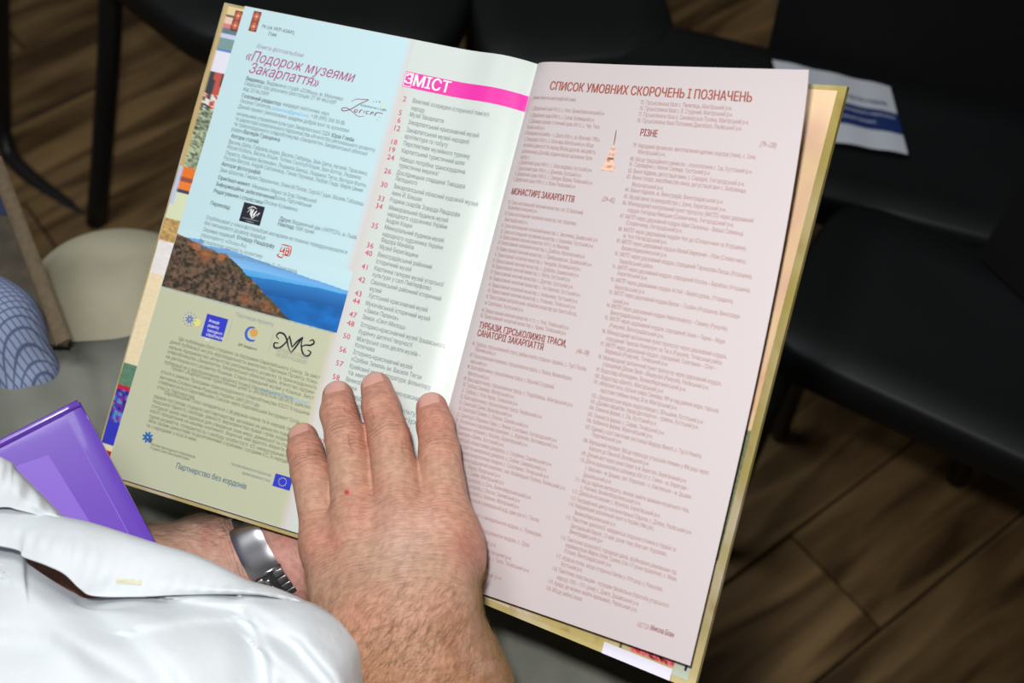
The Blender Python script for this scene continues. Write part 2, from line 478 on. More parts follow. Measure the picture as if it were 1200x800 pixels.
  (6.5, 20.6, 32.0, '(умовні знаки на картографічній схемі)'),
 ]),
 ('R', 'list_left_column', 3.17, 'c', [
  (8.3, 26.8, 51.8, '1. Дерев’яний храм XVI ст., с. Ужок, Великоберезнянський р-н.'),
  (8.3, 30.7, 46.0, '2. Дерев’яний храм XVIII ст., с. Гусний, Воловецький р-н.'),
  (8.1, 34.2, 50.6, '3. Дзвіниця церкви з готичний храм XIV ст., с. Чер. Тиса,'),
  (7.9, 37.6, 14.0, 'Рахівський р-н.'),
  (6.9, 41.0, 54.2, '4. Палацовий ансамбль – с. Довге XVIII ст., (м. Мукачево 1798 р.,'),
  (8.3, 44.5, 49.2, '5. Палацовий XVII ст., с. Колочава, Міжгірський р-н. Місце'),
  (8.9, 47.9, 51.3, 'музейної давності та період Вікова друком, місцевість,'),
  (8.7, 51.4, 49.6, 'усипальниця Долгаїв, родини місця засновник була'),
  (8.6, 54.8, 7.6, 'забут.'),
  (8.2, 57.8, 51.9, '6. Дерев’яний храм XVII ст., с. Олександрівка, Хустський р-н.'),
  (8.0, 61.2, 46.2, '7. Дерев’яний храм XVII ст., с. Данилово, Хустський р-н.'),
  (7.8, 64.4, 54.7, '8. Дерев’яний храм XVIII ст., с. Середнє Водяне, Рахівський р-н.'),
  (7.5, 67.6, 44.6, '9. Дерев’яний храм XVIII ст., с. Ясіня, Рахівський р-н.'),
  (8.1, 80.8, 52.7, '29. Греко-католицький жіночий монастир, смт. В. Березний,'),
  (9.2, 83.7, 21.4, 'Великоберезнянський р-н.'),
  (7.6, 87.2, 50.6, '30. Греко-католицький чоловічий монастир, смт. Королево,'),
  (8.9, 90.6, 17.2, 'Виноградівський р-н.'),
  (7.3, 94.1, 66.7, '31. Греко-католицький чоловічий монастир, с. Імстичево, Іршавський р-н.'),
  (7.8, 97.5, 64.3, '32. Греко-католицький чоловічий монастир, с. Боронява, Хустський р-н.'),
  (8.3, 100.6, 49.1, '33. Православний жіночий монастир XIV ст., м. Мукачево.'),
  (8.1, 103.8, 60.3, '34. Православний чоловічий монастир, с. Домбоки, Мукачівський р-н.'),
  (7.9, 107.3, 65.8, '35. Православний жіночий монастир, с. Приборжавське, Іршавський р-н.'),
  (7.7, 110.7, 59.7, '36. Православний чоловічий монастир, с. Чинадієво, Воловецький р-н.'),
  (7.6, 114.1, 59.7, '37. Православний жіночий монастир, с. Дубрівка, Іршавський р-н.'),
  (8.0, 117.3, 54.6, '38. Православний жіночий монастир, с. Липча, Хустський р-н.'),
  (7.9, 120.7, 57.4, '39. Православний жіночий монастир, с. Драгово, Хустський р-н.'),
  (8.4, 124.1, 62.7, '40. Православний чоловічий монастир, с. Тис-Нанково, Хустський р-н.'),
  (9.1, 127.7, 60.9, '41. Православний чоловічий монастир, с. Копашнево, Хустський р-н.'),
  (9.6, 131.0, 60.2, '42. Православний жіночий монастир, с. Угольово, Тячівський р-н.'),
  (9.4, 134.4, 62.4, '43. Православний архієрейський, чоловічий монастир при Хресто-Воскр.,'),
  (10.0, 138.0, 27.4, 'м. Солотвино, Хустський р-н.'),
  (8.8, 142.3, 59.7, '44. Православний жіночий монастир X ст., с. Угля, Тячівський р-н.'),
  (8.9, 145.4, 58.8, '45. Православний чоловічий монастир, с. Крива, Тячівський р-н.'),
  (8.0, 161.4, 77.0, '46. Турбаза, гірськолижний спуск, рибна ловля, страуси і форель, с. Тур’ї Пасіки,'),
  (11.2, 164.3, 15.4, 'Перечинський р-н.'),
  (8.3, 167.9, 69.4, '47. Гірськолижний комплекс, гірськолижна траса, с. Кваси, Великоберез-'),
  (10.2, 171.2, 12.0, 'нянський р-н.'),
  (8.6, 174.4, 59.5, '48. База відпочинку, гірськолижна траса, с. Верхній Студений,'),
  (10.5, 178.0, 15.5, 'Міжгірський р-н.'),
  (8.2, 181.3, 73.6, '49. База відпочинку, гірськолижна траса, с. Подобовець, Міжгірський р-н.'),
  (8.8, 184.6, 36.0, '50. Турбаза Синевир, Міжгірський р-н.'),
  (9.3, 187.9, 38.7, '51. Турбаза, с. Усть-Чорна, Тячівський р-н.'),
  (9.1, 191.3, 56.0, '52. База відпочинку, гірськолижна траса, Рахівський р-н.'),
  (9.6, 194.6, 36.9, '53. Санаторій Синяк, Мукачівський р-н.'),
  (10.1, 197.9, 48.0, '54. Санаторій Поляна, с. Поляна, Свалявський р-н.'),
  (10.0, 201.3, 67.2, '55. Санаторій «Перлина Гори», с. Нижнє Солотвино, Ужгородський р-н.'),
  (10.1, 204.4, 68.5, '56. Лікувально-оздоровчий комплекс, с. Жденієво, Воловецький р-н.'),
  (9.5, 207.7, 50.8, '57. Термальні купання с. Косино, Берегівський р-н.'),
  (10.0, 210.9, 35.6, '58. Санаторій «Шаян», Хустський р-н.'),
  (10.5, 214.2, 67.0, '59. Санаторій «Кришталеве джерело», с. Голубине, Свалявський р-н.'),
  (11.0, 217.5, 64.2, '60. Санаторій та мінеральне джерело, с. Сойми, Свалявський р-н.'),
  (11.4, 220.8, 66.2, '61. Лікувально-енергетична лікарня, с. Солотвино, Тячівський р-н.'),
  (12.6, 224.1, 76.2, '62. Лікувально-оздоровчий комплекс, смт. Кобилецька Поляна, Рахівський р-н.'),
  (13.0, 227.4, 35.1, '63. Курорт, с. Кваси, Рахівський р-н.'),
  (14.1, 230.5, 37.2, '64. Джерело, с. Сойми, Міжгірський р-н.'),
  (14.5, 233.8, 55.4, '65. Мінеральне джерело, с. Соль, Великоберезнянський р-н.'),
  (15.6, 237.1, 48.1, '66. Мінеральне джерело, с. Плоске, Свалявський р-н.'),
  (16.0, 240.4, 48.1, '67. Мінеральне джерело, с. Келечин, Міжгірський р-н.'),
  (17.2, 244.0, 61.0, '68. Санаторій і купальня у мінеральній воді, один раз в с. Теково,'),
  (17.6, 251.0, 63.6, '69. Термальні в чанах з мінеральною водою, с. Лумшори,'),
  (18.5, 258.0, 57.0, '70. Купання в чанах з мінеральною водою, с. Оріх'),
  (19.6, 263.4, 36.0, '71. Рибні ставки, Міжгірський р-н.'),
  (20.3, 267.5, 46.5, '72. Басейни, с. Косонь, Берегівський р-н.'),
  (20.7, 270.7, 58.4, '73. Оздоровчий комплекс і дача, с. Тиха, Тячівський р-н.'),
  (22.8, 279.2, 41.3, '74. Турбаза, Міжгірський р-н.'),
 ]),
 ('R', 'list_right_column', 3.17, 'c', [
  (81.7, 19.5, 56.1, '75. Гірськолижна база с. Пилипець, Міжгірський р-н.'),
  (82.0, 22.6, 56.9, '76. Гірськолижна база с. В. Студений, Міжгірський р-н.'),
  (82.0, 25.8, 66.8, '77. Гірськолижна база с. Синевирська Поляна, Міжгірський р-н.'),
  (81.9, 29.0, 63.6, '78. Гірськолижна база Полонина Драгобрат, Рахівський р-н.'),
  (82.6, 42.1, 73.1, '79. Народний промисел, виготовлення щипчик коштрів (тини), с. Ізки,'),
  (86.7, 45.3, 17.0, 'Міжгірський р-н.'),
  (82.8, 49.3, 72.4, '80. Місце традиційного ремесла – лозоплетіння с. Іза, Хустський р-н.'),
  (83.0, 52.2, 49.2, '81. Сироварня с. Нижнє Селище, Хустський р-н.'),
  (83.1, 55.6, 69.1, '82. Винні підвали, дегустація вина, с. Середнє, Ужгородський р-н.'),
  (83.1, 58.8, 70.7, '83. Винні гніздо, виробництво вина, дегустація вин с. Бобовище,'),
  (87.3, 62.5, 19.5, 'Мукачівський р-н.'),
  (83.8, 65.6, 58.6, '84. Винні підвали, м. Виноградів, Виноградівський р-н.'),
  (83.9, 69.2, 60.7, '85. Музей вина та виноробства с. Бене, Берегівський р-н.'),
  (84.0, 72.6, 76.3, '86. Міжнародний контрольний пункт пропуску (МКПП) через державний'),
  (88.1, 76.0, 62.2, 'кордон Ужгород-Німецьке (Словаччина), Ужгородський р-н.'),
  (84.2, 79.6, 72.0, '87. МКПП через державний кордон Малі Селменці – Велькі Слеменці'),
  (88.7, 82.7, 34.0, '(Словаччина), Ужгородський р-н.'),
  (84.9, 86.4, 74.6, '88. МКПП через державний кордон Чоп до (Словаччини та Угорщини),'),
  (88.9, 89.5, 26.4, 'м. Чоп Ужгородський р-н.'),
  (85.4, 92.7, 75.3, '89. МКПП через державний кордон Малий Березний – Убля (Словаччина),'),
  (89.5, 96.0, 27.4, 'Великоберезнянський р-н.'),
  (86.1, 99.4, 79.3, '90. МКПП через державний кордон, спрощений Тарнослав-Лаошь (Угорщина),'),
  (90.0, 102.9, 20.5, 'Берегівський район.'),
  (86.3, 106.2, 79.6, '91. МКПП через державний кордон, спрощений Косонь – Барабаш (Угорщина),'),
  (90.3, 109.2, 18.2, 'Берегівський р-н.'),
  (87.0, 112.9, 71.3, '92. МКПП через державний кордон Астей – Берегсурань, (Угорщина),'),
  (90.6, 116.4, 18.2, 'Берегівський р-н.'),
  (87.7, 119.6, 75.7, '93. МКПП через державний кордон Вилок – Тісабеч (Угорщина), Виногради-'),
  (91.1, 123.6, 10.2, 'ський р-н.'),
  (88.0, 126.6, 70.2, '94. МКПП через державний кордон Неветленфолу – Галмеу (Румунія),'),
  (91.5, 129.9, 22.1, 'Виноградівський р-н.'),
  (88.6, 133.1, 69.6, '95. МКПП через державний кордон, спрощений Хижа – Тарна – Маре'),
  (92.4, 136.5, 32.3, '(Румунія), Виноградівський р-н.'),
  (88.9, 140.1, 71.9, '96. Міжнародний залізничний пункт пропуску через державний кордон,'),
  (92.4, 143.5, 66.8, 'спрощений Тересва Кимпулунг ла Тиса (Румунія), Тячівський район.'),
  (89.6, 146.8, 67.2, '97. МКПП через державний кордон, спрощений, Солотвино – Сігет –'),
  (93.3, 149.9, 37.1, 'Мармація (Румунія), Тячівський р-н.'),
  (90.0, 153.5, 71.0, '98. Міжнародний залізничний пункт пропуску через державний кордон,'),
  (93.8, 156.8, 61.1, 'спрощений Ділове Валя – Вишеулуй (Румунія), Рахівський р-н.'),
  (90.5, 160.2, 52.6, '99. Водоспад «Воєводин», Великоберезнянський р-н.'),
  (90.6, 163.6, 40.8, '100. Водоспад «Шипіт», Міжгірський р-н.'),
  (90.7, 166.8, 72.2, '101. «Морське око», гірське озеро Синевир, 989 м над рівнем моря, горське,'),
  (95.8, 170.2, 45.0, 'карстове глибина понад 20 м, Міжгірський р-н.'),
  (91.5, 173.9, 64.7, '102. «Закарпатське море» водосховище с. Вільшани, Хустський р-н.'),
  (91.6, 177.0, 62.6, '103. «Долина нарцисів», перша десятиріччя – травень, Хустський р-н.'),
  (91.6, 180.2, 40.0, '104. Оленяча ферма, с. Іза, Хустський р-н.'),
  (91.8, 183.8, 45.1, '105. Олениста ферма, с. Сирма, Тячівський р-н.'),
  (91.9, 186.9, 39.0, '106. Кабаняча ферма, Мукачівський р-н.'),
  (92.0, 190.5, 67.3, '107. Єдиний у світі пам’ятник листоноші Федору Фекеті, с. Тур’я Ремета,'),
  (96.8, 193.5, 17.9, 'Перечинський р-н.'),
  (92.6, 197.4, 72.2, '108. Верецький перевал. Місце переходу угорських племен у 896 році через'),
  (97.1, 200.7, 35.3, 'Карпати до Паннонії, Воловецький р-н.'),
  (93.3, 204.1, 61.0, '109. Діючий міст через канал Берег в м. Берегово, Берегівський р-н.'),
  (93.2, 207.5, 63.4, '110. Діюча вузькоколійна залізниця XIX ст. с. Глина – м. Берегове –'),
  (97.3, 211.0, 61.1, 'с. Кваснин – м. Іршава, смт. Королево – с. Кам’янське – м. Іршава'),
  (97.2, 214.5, 17.0, 'Іршавський р-н.'),
  (93.4, 217.9, 65.8, '111. Місце падіння метеориту, можна знайти залишки космічного тіла,'),
  (97.4, 221.0, 35.4, 'с. Княгиня, Великоберезнянський р-н.'),
  (93.3, 224.2, 51.5, '112. Діапазон козаками с. Мужієво, Берегівський р-н.'),
  (93.2, 227.9, 69.9, '113. Географічний центр континентальної Європи, с. Ділове, Рахівський р-н.'),
  (93.0, 231.1, 50.1, '114. Найдавніший залізничний пункт в Україні (1866 рік),'),
  (97.4, 234.7, 24.6, 'Великоберезнянський р-н.'),
  (93.1, 238.1, 63.8, '115. Пам’ятник археології, найдавніша людська стоянка в Україні та'),
  (96.9, 241.6, 56.1, 'Центральній Європі, 1,5 млн. років тому біля смт. Королево,'),
  (97.0, 244.7, 20.1, 'Виноградівський р-н.'),
  (92.8, 248.8, 67.2, '116. Пам’ятник археології, городище даків, зруйноване римлянами під'),
  (96.5, 251.9, 64.3, 'керівництвом Марка Улпія Траяна (106-117 роки правління), с. Мала'),
  (96.6, 255.0, 28.2, 'Копаня, Виноградівський р-н.'),
  (92.6, 258.8, 62.5, '117. «Красне поле», місце історичної битви у 1939 році, с. Рокосово,'),
  (96.2, 261.9, 13.2, 'Хустський р-н.'),
  (92.1, 265.5, 68.0, '118. Пам’ятник повстанцям – куруцам (визвольна боротьба угорського'),
  (95.8, 269.2, 48.6, 'народу 1703 – 1711 роки) с. Довге, Іршавський р-н.'),
  (91.4, 272.5, 52.8, '119. Арядя, де можна знайти едельвейс, Рахівський р-н.'),
  (91.3, 276.1, 21.9, '120. Місце рибної ловлі.'),
 ]),
 ('R', 'author_line', 3.68, 'c', [
  (145.9, 279.0, 7.2, 'АВТОР:'),
 ]),
 ('R', 'author_name', 3.68, 'bc', [
  (153.5, 278.4, 12.8, 'Микола Білан'),
 ]),
]
# ------------------------------------------------------------------ floor of wood-look planks
def wood_material(name, dark, light):
    m = bpy.data.materials.new(name); m.use_nodes = True; nt = m.node_tree; N = nt.nodes; Lk = nt.links; p = N['Principled BSDF']
    p.inputs['Roughness'].default_value = 0.5; p.inputs['Specular IOR Level'].default_value = 0.3
    tc = N.new('ShaderNodeTexCoord'); oi = N.new('ShaderNodeObjectInfo')
    off = N.new('ShaderNodeVectorMath'); off.operation = 'SCALE'; off.inputs[0].default_value = (13, 7, 5); Lk.new(oi.outputs['Random'], off.inputs['Scale'])
    ad = N.new('ShaderNodeVectorMath'); Lk.new(tc.outputs['Object'], ad.inputs[0]); Lk.new(off.outputs[0], ad.inputs[1])
    mp = N.new('ShaderNodeMapping'); mp.inputs['Scale'].default_value = (2.2, 15, 1); Lk.new(ad.outputs[0], mp.inputs['Vector'])
    t = N.new('ShaderNodeTexNoise'); t.inputs['Scale'].default_value = 1.6; t.inputs['Detail'].default_value = 6; t.inputs['Distortion'].default_value = 0.8
    Lk.new(mp.outputs[0], t.inputs['Vector'])
    r = N.new('ShaderNodeValToRGB'); r.color_ramp.elements[0].position = 0.36; r.color_ramp.elements[0].color = (*dark, 1)
    r.color_ramp.elements[1].position = 0.66; r.color_ramp.elements[1].color = (*light, 1); Lk.new(t.outputs['Fac'], r.inputs[0])
    mr = N.new('ShaderNodeMapRange'); mr.inputs[3].default_value = 0.75; mr.inputs[4].default_value = 1.2; Lk.new(oi.outputs['Random'], mr.inputs[0])
    v = N.new('ShaderNodeVectorMath'); v.operation = 'SCALE'; Lk.new(r.outputs[0], v.inputs[0]); Lk.new(mr.outputs[0], v.inputs['Scale'])
    Lk.new(v.outputs[0], p.inputs['Base Color'])
    return m
M_floor_base = material('dark_floor_underlay', srgb(30, 22, 14), 0.9)
M_plank = wood_material('brown_wood_plank', (0.065, 0.034, 0.012), (0.235, 0.145, 0.060))
M_wall = material('pale_wall_paint', srgb(176, 170, 158), 0.9, noise=(6, .04))
for nm_, c_, s_ in (('wall_back', (0, 3.4, 1.4), (6, .1, 2.9)), ('wall_front', (0, -1.7, 1.4), (6, .1, 2.9)), ('wall_left', (-3.0, 0.85, 1.4), (.1, 5.1, 2.9)), ('wall_right', (3.0, 0.85, 1.4), (.1, 5.1, 2.9)), ('ceiling', (0, 0.85, 2.9), (6.1, 5.2, .1))):
    bm = bmesh.new(); rbox(bm, c_, s_); from_bm(nm_, bm, M_wall)['kind'] = 'structure'
bm = bmesh.new(); rbox(bm, (0, 0.85, -0.02), (6, 5.1, 0.02)); floor = from_bm('floor', bm, M_floor_base); floor['kind'] = 'structure'
_a = math.radians(37); _dx = np.array([math.cos(_a), math.sin(_a)]); _dy = np.array([-math.sin(_a), math.cos(_a)])
PW, PL_ = 0.15, 1.25
bm = bmesh.new(); rbox(bm, (0, 0, -0.005), (PL_ - 0.003, PW - 0.003, 0.01), None, 0.0012, 1); pm = bpy.data.meshes.new('plank'); bm.to_mesh(pm); bm.free(); pm.materials.append(M_plank)
for j in range(-26, 27):
    for i in range(-4, 5):
        c = np.array([0.0, 1.1]) + _dx * ((i + (j * 0.37) % 1) * PL_) + _dy * (j * PW)
        if abs(c[0]) > 2.75 or c[1] < -1.4 or c[1] > 3.1: continue
        o = bpy.data.objects.new('plank', pm); COL.objects.link(o); o.location = (c[0], c[1], 0); o.rotation_euler = (0, 0, _a)
        o.parent = floor
# ------------------------------------------------------------------ black chairs around the readers
M_blackfab = material('black_upholstery', (0.006, 0.006, 0.0065), 0.8, bump=(900, 0.0006), spec=0.25)
M_blackplas = material('black_plastic', (0.008, 0.009, 0.0095), 0.5, spec=0.28)
M_blackmet = material('black_painted_tube', (0.010, 0.010, 0.011), 0.4, spec=0.4)
def slab(name, pts, z0, z1, mat, parent, rad=0.03, dish=0.0):
    """cushion: a rounded outline of floor coordinates swept from z0 to z1 with soft edges"""
    pts = [Vector((p[0], p[1], 0)) for p in pts]; out = []
    n = len(pts)
    for i in range(n):
        a, b, c = pts[i - 1], pts[i], pts[(i + 1) % n]
        p = b + (a - b).normalized() * rad; q = b + (c - b).normalized() * rad
        for t in np.linspace(0, 1, 6): t = float(t); out.append(p * (1 - t) ** 2 + b * (2 * t * (1 - t)) + q * (t * t))
    ctr = sum(out, Vector()) / len(out); v = []; f = []; m = len(out)
    prof = [(0.93, 0), (0.985, 0.12), (1.0, 0.4), (1.0, 0.65), (0.985, 0.88), (0.94, 1.0), (0.6, 1 - dish * 0.5), (0.25, 1 - dish)]
    for s, t in prof:
        for p in out: q = ctr + (p - ctr) * s; v.append((q.x, q.y, z0 + (z1 - z0) * t))
    for k in range(len(prof) - 1):
        for i in range(m): f.append((k * m + i, k * m + (i + 1) % m, (k + 1) * m + (i + 1) % m, (k + 1) * m + i))
    f.append(tuple(range(m))[::-1]); f.append(tuple(range((len(prof) - 1) * m, len(prof) * m)))
    return mesh(name, v, f, mat, parent)
def chair(loc, rz, label, w=0.46, d=0.42, back=True, back_h=0.42, seat_z=0.45, lean=0.10, group='black chairs standing in rows', sled=False):
    """local x = width, local y = towards the backrest"""
    t = empty('chair', (loc[0], loc[1], 0), label, 'chair', 0, group)
    c, s = math.cos(rz), math.sin(rz)
    T = lambda x, y, z=0: np.array([loc[0] + c * x - s * y, loc[1] + s * x + c * y, z])
    slab('seat', [T(-w / 2, -d / 2), T(w / 2, -d / 2), T(w / 2, d / 2), T(-w / 2, d / 2)], seat_z - 0.05, seat_z, M_blackplas, t, 0.05, 0.12)
    if back:
        def bk(u, v):
            x = (u - 0.5) * w * 0.96; z = seat_z + 0.03 + v * back_h
            return T(x, d / 2 + 0.01 + lean * v - 0.03 * (1 - (2 * u - 1) ** 2) + 0.0, z)
        grid(lambda u, v: bk(1 - u, v), 16, 10, 'backrest', M_blackfab, t, 0.03)
        for sx in (-1, 1):
            bm = bmesh.new(); tube(bm, [T(sx * w * 0.42, d / 2 - 0.02, seat_z - 0.03), T(sx * w * 0.42, d / 2 + 0.03, seat_z + 0.02), T(sx * w * 0.42, d / 2 + 0.045, seat_z + 0.2)], 0.010)
            from_bm('back_bracket', bm, M_blackmet, t, True)
    for sx in (-1, 1):
        x = sx * (w / 2 - 0.03)
        for sy in (-1, 1):
            bm = bmesh.new(); tube(bm, [T(x, sy * (d / 2 - 0.06), seat_z - 0.04), T(x + sx * 0.008, sy * (d / 2 - 0.03), 0.2), T(x + sx * 0.012, sy * (d / 2 - 0.01), 0.012)], 0.0125)
            from_bm('leg', bm, M_blackmet, t, True)
        bm = bmesh.new(); tube(bm, [T(x, -d / 2 + 0.05, seat_z - 0.055), T(x, d / 2 - 0.05, seat_z - 0.055)], 0.011); from_bm('seat_rail', bm, M_blackmet, t, True)
        if sled:
            bm = bmesh.new(); tube(bm, [T(x + sx * 0.012, -d / 2 + 0.0, 0.014), T(x + sx * 0.012, d / 2 - 0.0, 0.014)], 0.0125); from_bm('floor_runner', bm, M_blackmet, t, True)
    return t
# the chair holding the flyer
_p0 = on(745, 15, 0.45)[:2]; _p1 = on(1200, 122, 0.45)[:2]
_u = (_p1 - _p0) / np.linalg.norm(_p1 - _p0); _n = np.array([_u[1], -_u[0]])
_rzA = math.atan2(_u[1], _u[0])
_cA = _p0 + _u * 0.26 + _n * 0.098
chair_a = chair(_cA, _rzA, 'black chair with a blue and white flyer lying on its seat', w=0.52, d=0.195, back=False)
def bkA(u, v):
    p = _p0 + _u * (0.15 + 0.40 * u) + _n * (0.004 - 0.02 * v)
    return np.array([p[0], p[1], 0.395 + 0.40 * v])
grid(lambda u, v: bkA(1 - u, v), 10, 10, 'backrest', M_blackfab, chair_a, 0.03)
# nearer chair at the right edge
_q0 = on(893, 398, 0.45)[:2]; _q1 = on(1200, 540, 0.45)[:2]
_v = (_q1 - _q0) / np.linalg.norm(_q1 - _q0); _m = np.array([-_v[1], _v[0]])
_cB = _q0 + _v * 0.21 + _m * 0.105
chair_b = chair(_cB, math.atan2(_v[1], _v[0]), 'black chair at the right edge, nearest the camera, with an empty seat', w=0.44, d=0.21, back=False)
def bkB(u, v):
    p = _q0 + _v * (0.135 + 0.20 * u) + _m * (0.19 - 0.10 * u)
    return np.array([p[0] + 0.01 * v, p[1], 0.455 + 0.14 * v])
grid(lambda u, v: bkB(1 - u, v), 10, 10, 'backrest', M_blackfab, chair_b, 0.03)
# chair at the upper left, its tubular legs in view
_r0 = on(5, 172, 0.013)[:2]; _r1 = on(172, 305, 0.013)[:2]; _rd = (_r1 - _r0) / np.linalg.norm(_r1 - _r0)
chair_c = empty('chair', (_r0[0], _r0[1], 0), 'black tubular chair at the upper left, its bent floor runner and upright leg in view', 'chair', 0, 'black chairs standing in rows')
bm = bmesh.new(); P = [at(-2, -60, 1.62), at(0, 0, 1.70), at(3, 120, 1.86), at(7, 170, 1.90), at(30, 203, 1.885), at(95, 253, 1.85), at(165, 306, 1.81), at(215, 345, 1.79), at(300, 380, 1.78)]
tube(bm, catmull(P, 40), 0.0125); from_bm('floor_runner', bm, M_blackmet, chair_c, True)
bm = bmesh.new(); tube(bm, catmull([at(131, -40, 1.56), at(128, 60, 1.64), at(122, 150, 1.73), at(113, 262, 1.83)], 12), 0.0150); from_bm('leg', bm, M_blackmet, chair_c, True)
bm = bmesh.new(); tube(bm, [at(131, -10, 1.575), at(520, 60, 1.50)], 0.012); from_bm('seat_rail', bm, M_blackmet, chair_c, True)
S = lambda px, py: on(px, py, 0.46)[:2]
slab('seat', [S(90, -60), S(228, 48), S(520, 60), S(560, -20), S(520, -150), S(200, -170)], 0.41, 0.46, M_blackplas, chair_c, 0.05, 0.1)
# chair further back, half hidden by the book
chair_d = chair(on(655, -50, 0.45)[:2], math.radians(8), 'black chair behind the top edge of the open book, half hidden', w=0.22, d=0.34, back=False)
bm = bmesh.new(); tube(bm, catmull([at(690, -60, 1.5), at(672, 12, 1.56), at(655, 45, 1.6), at(610, 90, 1.68)], 14), 0.013); from_bm('armrest', bm, M_blackmet, chair_d, True)
# flyer
M_flyer = material('flyer_paper', (0.62, 0.66, 0.72), 0.5); M_navy = material('navy_print', (0.012, 0.035, 0.16), 0.5)
FL = [on(905, 70, 0.4535), on(1043, 101, 0.4535), on(985, 172, 0.4535), on(1062, 181, 0.4535)]
fe1 = on(905, 70, 0.4535); fe2 = on(1043, 102, 0.4535); fe3 = on(1064, 181, 0.4535); fe4 = on(930, 158, 0.4535)
def fly(u, v, off=0.0):
    a = fe1 + (fe2 - fe1) * u; b = fe4 + (fe3 - fe4) * u; p = a + (b - a) * v
    return p + np.array([0, 0, 0.0015 * math.sin(u * 9) ** 2 + off])
flyer = empty('flyer', fe1, 'white paper flyer with a navy band lying on the black chair seat', 'flyer')
grid(lambda u, v: fly(u, v), 16, 8, 'sheet', M_flyer, flyer, 0.0004)
grid(lambda u, v: fly(u, 0.42 + 0.31 * v, 0.0006), 16, 3, 'navy_band', M_navy, flyer)
def lerp(a, b, t): return a + (b - a) * t
# page surfaces: four corners in the world, a bulge towards the gutter and a lifted fore edge
def page_point(side, u, v, off=0.0):
    """u runs 0..1 left to right, v runs 0..1 top to bottom of the page"""
    c = PAGE_CORNERS[side]
    a = lerp(c[0], c[1], u); b = lerp(c[2], c[3], u)
    p = a + (b - a) * v
    if side == 'L':
        g = 1 - u
        h = 0.0042 * np.exp(-((g - 0.10) / 0.085) ** 2) - 0.0042 * np.exp(-(0.10 / 0.085) ** 2) * np.exp(-(g / 0.02) ** 2)
        h = h * (1 - 0.25 * v)
    else:
        h = 0.0062 * (1 - np.exp(-u / 0.045)) * np.exp(-u * 3.2) * (1 - 0.35 * v)
        h = h - 0.0085 * u ** 2 * np.sin(np.pi * v ** 0.72)
    return p + PAGE_NORMAL[side] * (h + off)
# ------------------------------------------------------------------ the open book
PAGE_CORNERS = {'L': [at(287, 7, .771), at(630, 75, .725), at(123, 555, .751), at(477, 664, .713)],
                'R': [at(630, 75, .725), at(948, 82, .602), at(477, 664, .713), at(809, 780, .614)]}
PAGE_SIZE = {'L': (189.0, 290.0), 'R': (178.0, 290.0)}
PAGE_NORMAL = {}
for _k, _c in PAGE_CORNERS.items():
    _nn = np.cross(_c[1] - _c[0], _c[0] - _c[2]); PAGE_NORMAL[_k] = _nn / np.linalg.norm(_nn)
def mm(side, s, t, off=0.0): return page_point(side, s / PAGE_SIZE[side][0], t / PAGE_SIZE[side][1], off)
def pd(px, py):                              # depth of the left page's plane under a pixel
    n = PAGE_NORMAL['L']; dd = at(px, py, 1.0) - CAM
    return float((PAGE_CORNERS['L'][0] - CAM) @ n / (dd @ n))

M_white = material('coated_paper_white', srgb(208, 217, 212), 0.36, spec=0.45)
M_pinkpage = material('coated_paper_pink', srgb(207, 197, 198), 0.45, spec=0.3)
M_painted = material('printed_picture', (0.5, 0.5, 0.5), 0.38, attr='Col', spec=0.4)
M_board = material('parchment_cover', (0.5, 0.5, 0.5), 0.5, attr='Col', spec=0.3)
M_edge = material('page_edges', srgb(214, 196, 160), 0.8)
book = empty('book', at(560, 500, .745), 'open hardcover book with a printed contents page and pink list page', 'book')

# boards: parchment-coloured cover turned in round the endpaper
BL_ = [at(263, 3, .778), at(629, 79, .733), at(107, 555, .759), at(476, 670, .721)]
BR_ = [at(629, 79, .733), at(993, 101, .626), at(476, 670, .721), at(813, 809, .6215)]
def quad(c, u, v):
    a = c[0] + (c[1] - c[0]) * u; b = c[2] + (c[3] - c[2]) * u
    return a + (b - a) * v
def parchment(U, V, seed):
    n = fbm(U * 9, V * 14, seed)[:, None]; k = fbm(U * 30, V * 45, seed + 9)[:, None]
    a = slin([214, 196, 128]); b = slin([238, 222, 188]); c = slin([176, 132, 62])
    col = a + (b - a) * np.clip((n - 0.35) * 3, 0, 1); return (col + (c - col) * np.clip((k - 0.62) * 3, 0, 0.5)) * 0.86
def painted_grid(fn, nu, nv, name, mat, parent, colour, thick=0.0):
    o = grid(fn, nu, nv, name, mat, parent, thick)
    U, V = np.meshgrid(np.linspace(0, 1, nu + 1), np.linspace(0, 1, nv + 1), indexing='ij')
    c = colour(U.ravel(), V.ravel())
    if thick:
        idx = np.arange(len(c)).reshape(nu + 1, nv + 1); ring = list(idx[:, 0]) + list(idx[-1, 1:]) + list(idx[-2::-1, -1]) + list(idx[0, -2:0:-1])
        c = np.concatenate([c, c, c[ring], c[ring]])
    attr_color(o.data, 'Col', c); return o
def ochre(U, V):
    c = parchment(U, V, 3) * 0.72; k = np.clip((U - 0.955) * 60, 0, 1)[:, None] * np.clip((0.75 - V) * 5, 0, 1)[:, None]; c = c * (1 + 0.35 * np.clip((V - 0.9) * 20, 0, 1)[:, None]); return c * (1 - k) + c * np.array([0.86, 0.84, 0.60]) * k
left_board = painted_grid(lambda u, v: quad(BL_, u, v), 40, 60, 'front_board', M_board, book, ochre, 0.0028)
right_board = painted_grid(lambda u, v: quad(BR_, u, v), 40, 60, 'back_board', M_board, book, ochre, 0.0028)
bm = bmesh.new(); P = [quad(BL_, 1, t) - PAGE_NORMAL['L'] * 0.004 for t in np.linspace(0, 1, 12)]
tube(bm, P, 0.0045, 10); from_bm('spine', bm, material('spine_cloth', srgb(170, 150, 90), 0.7), book, True)

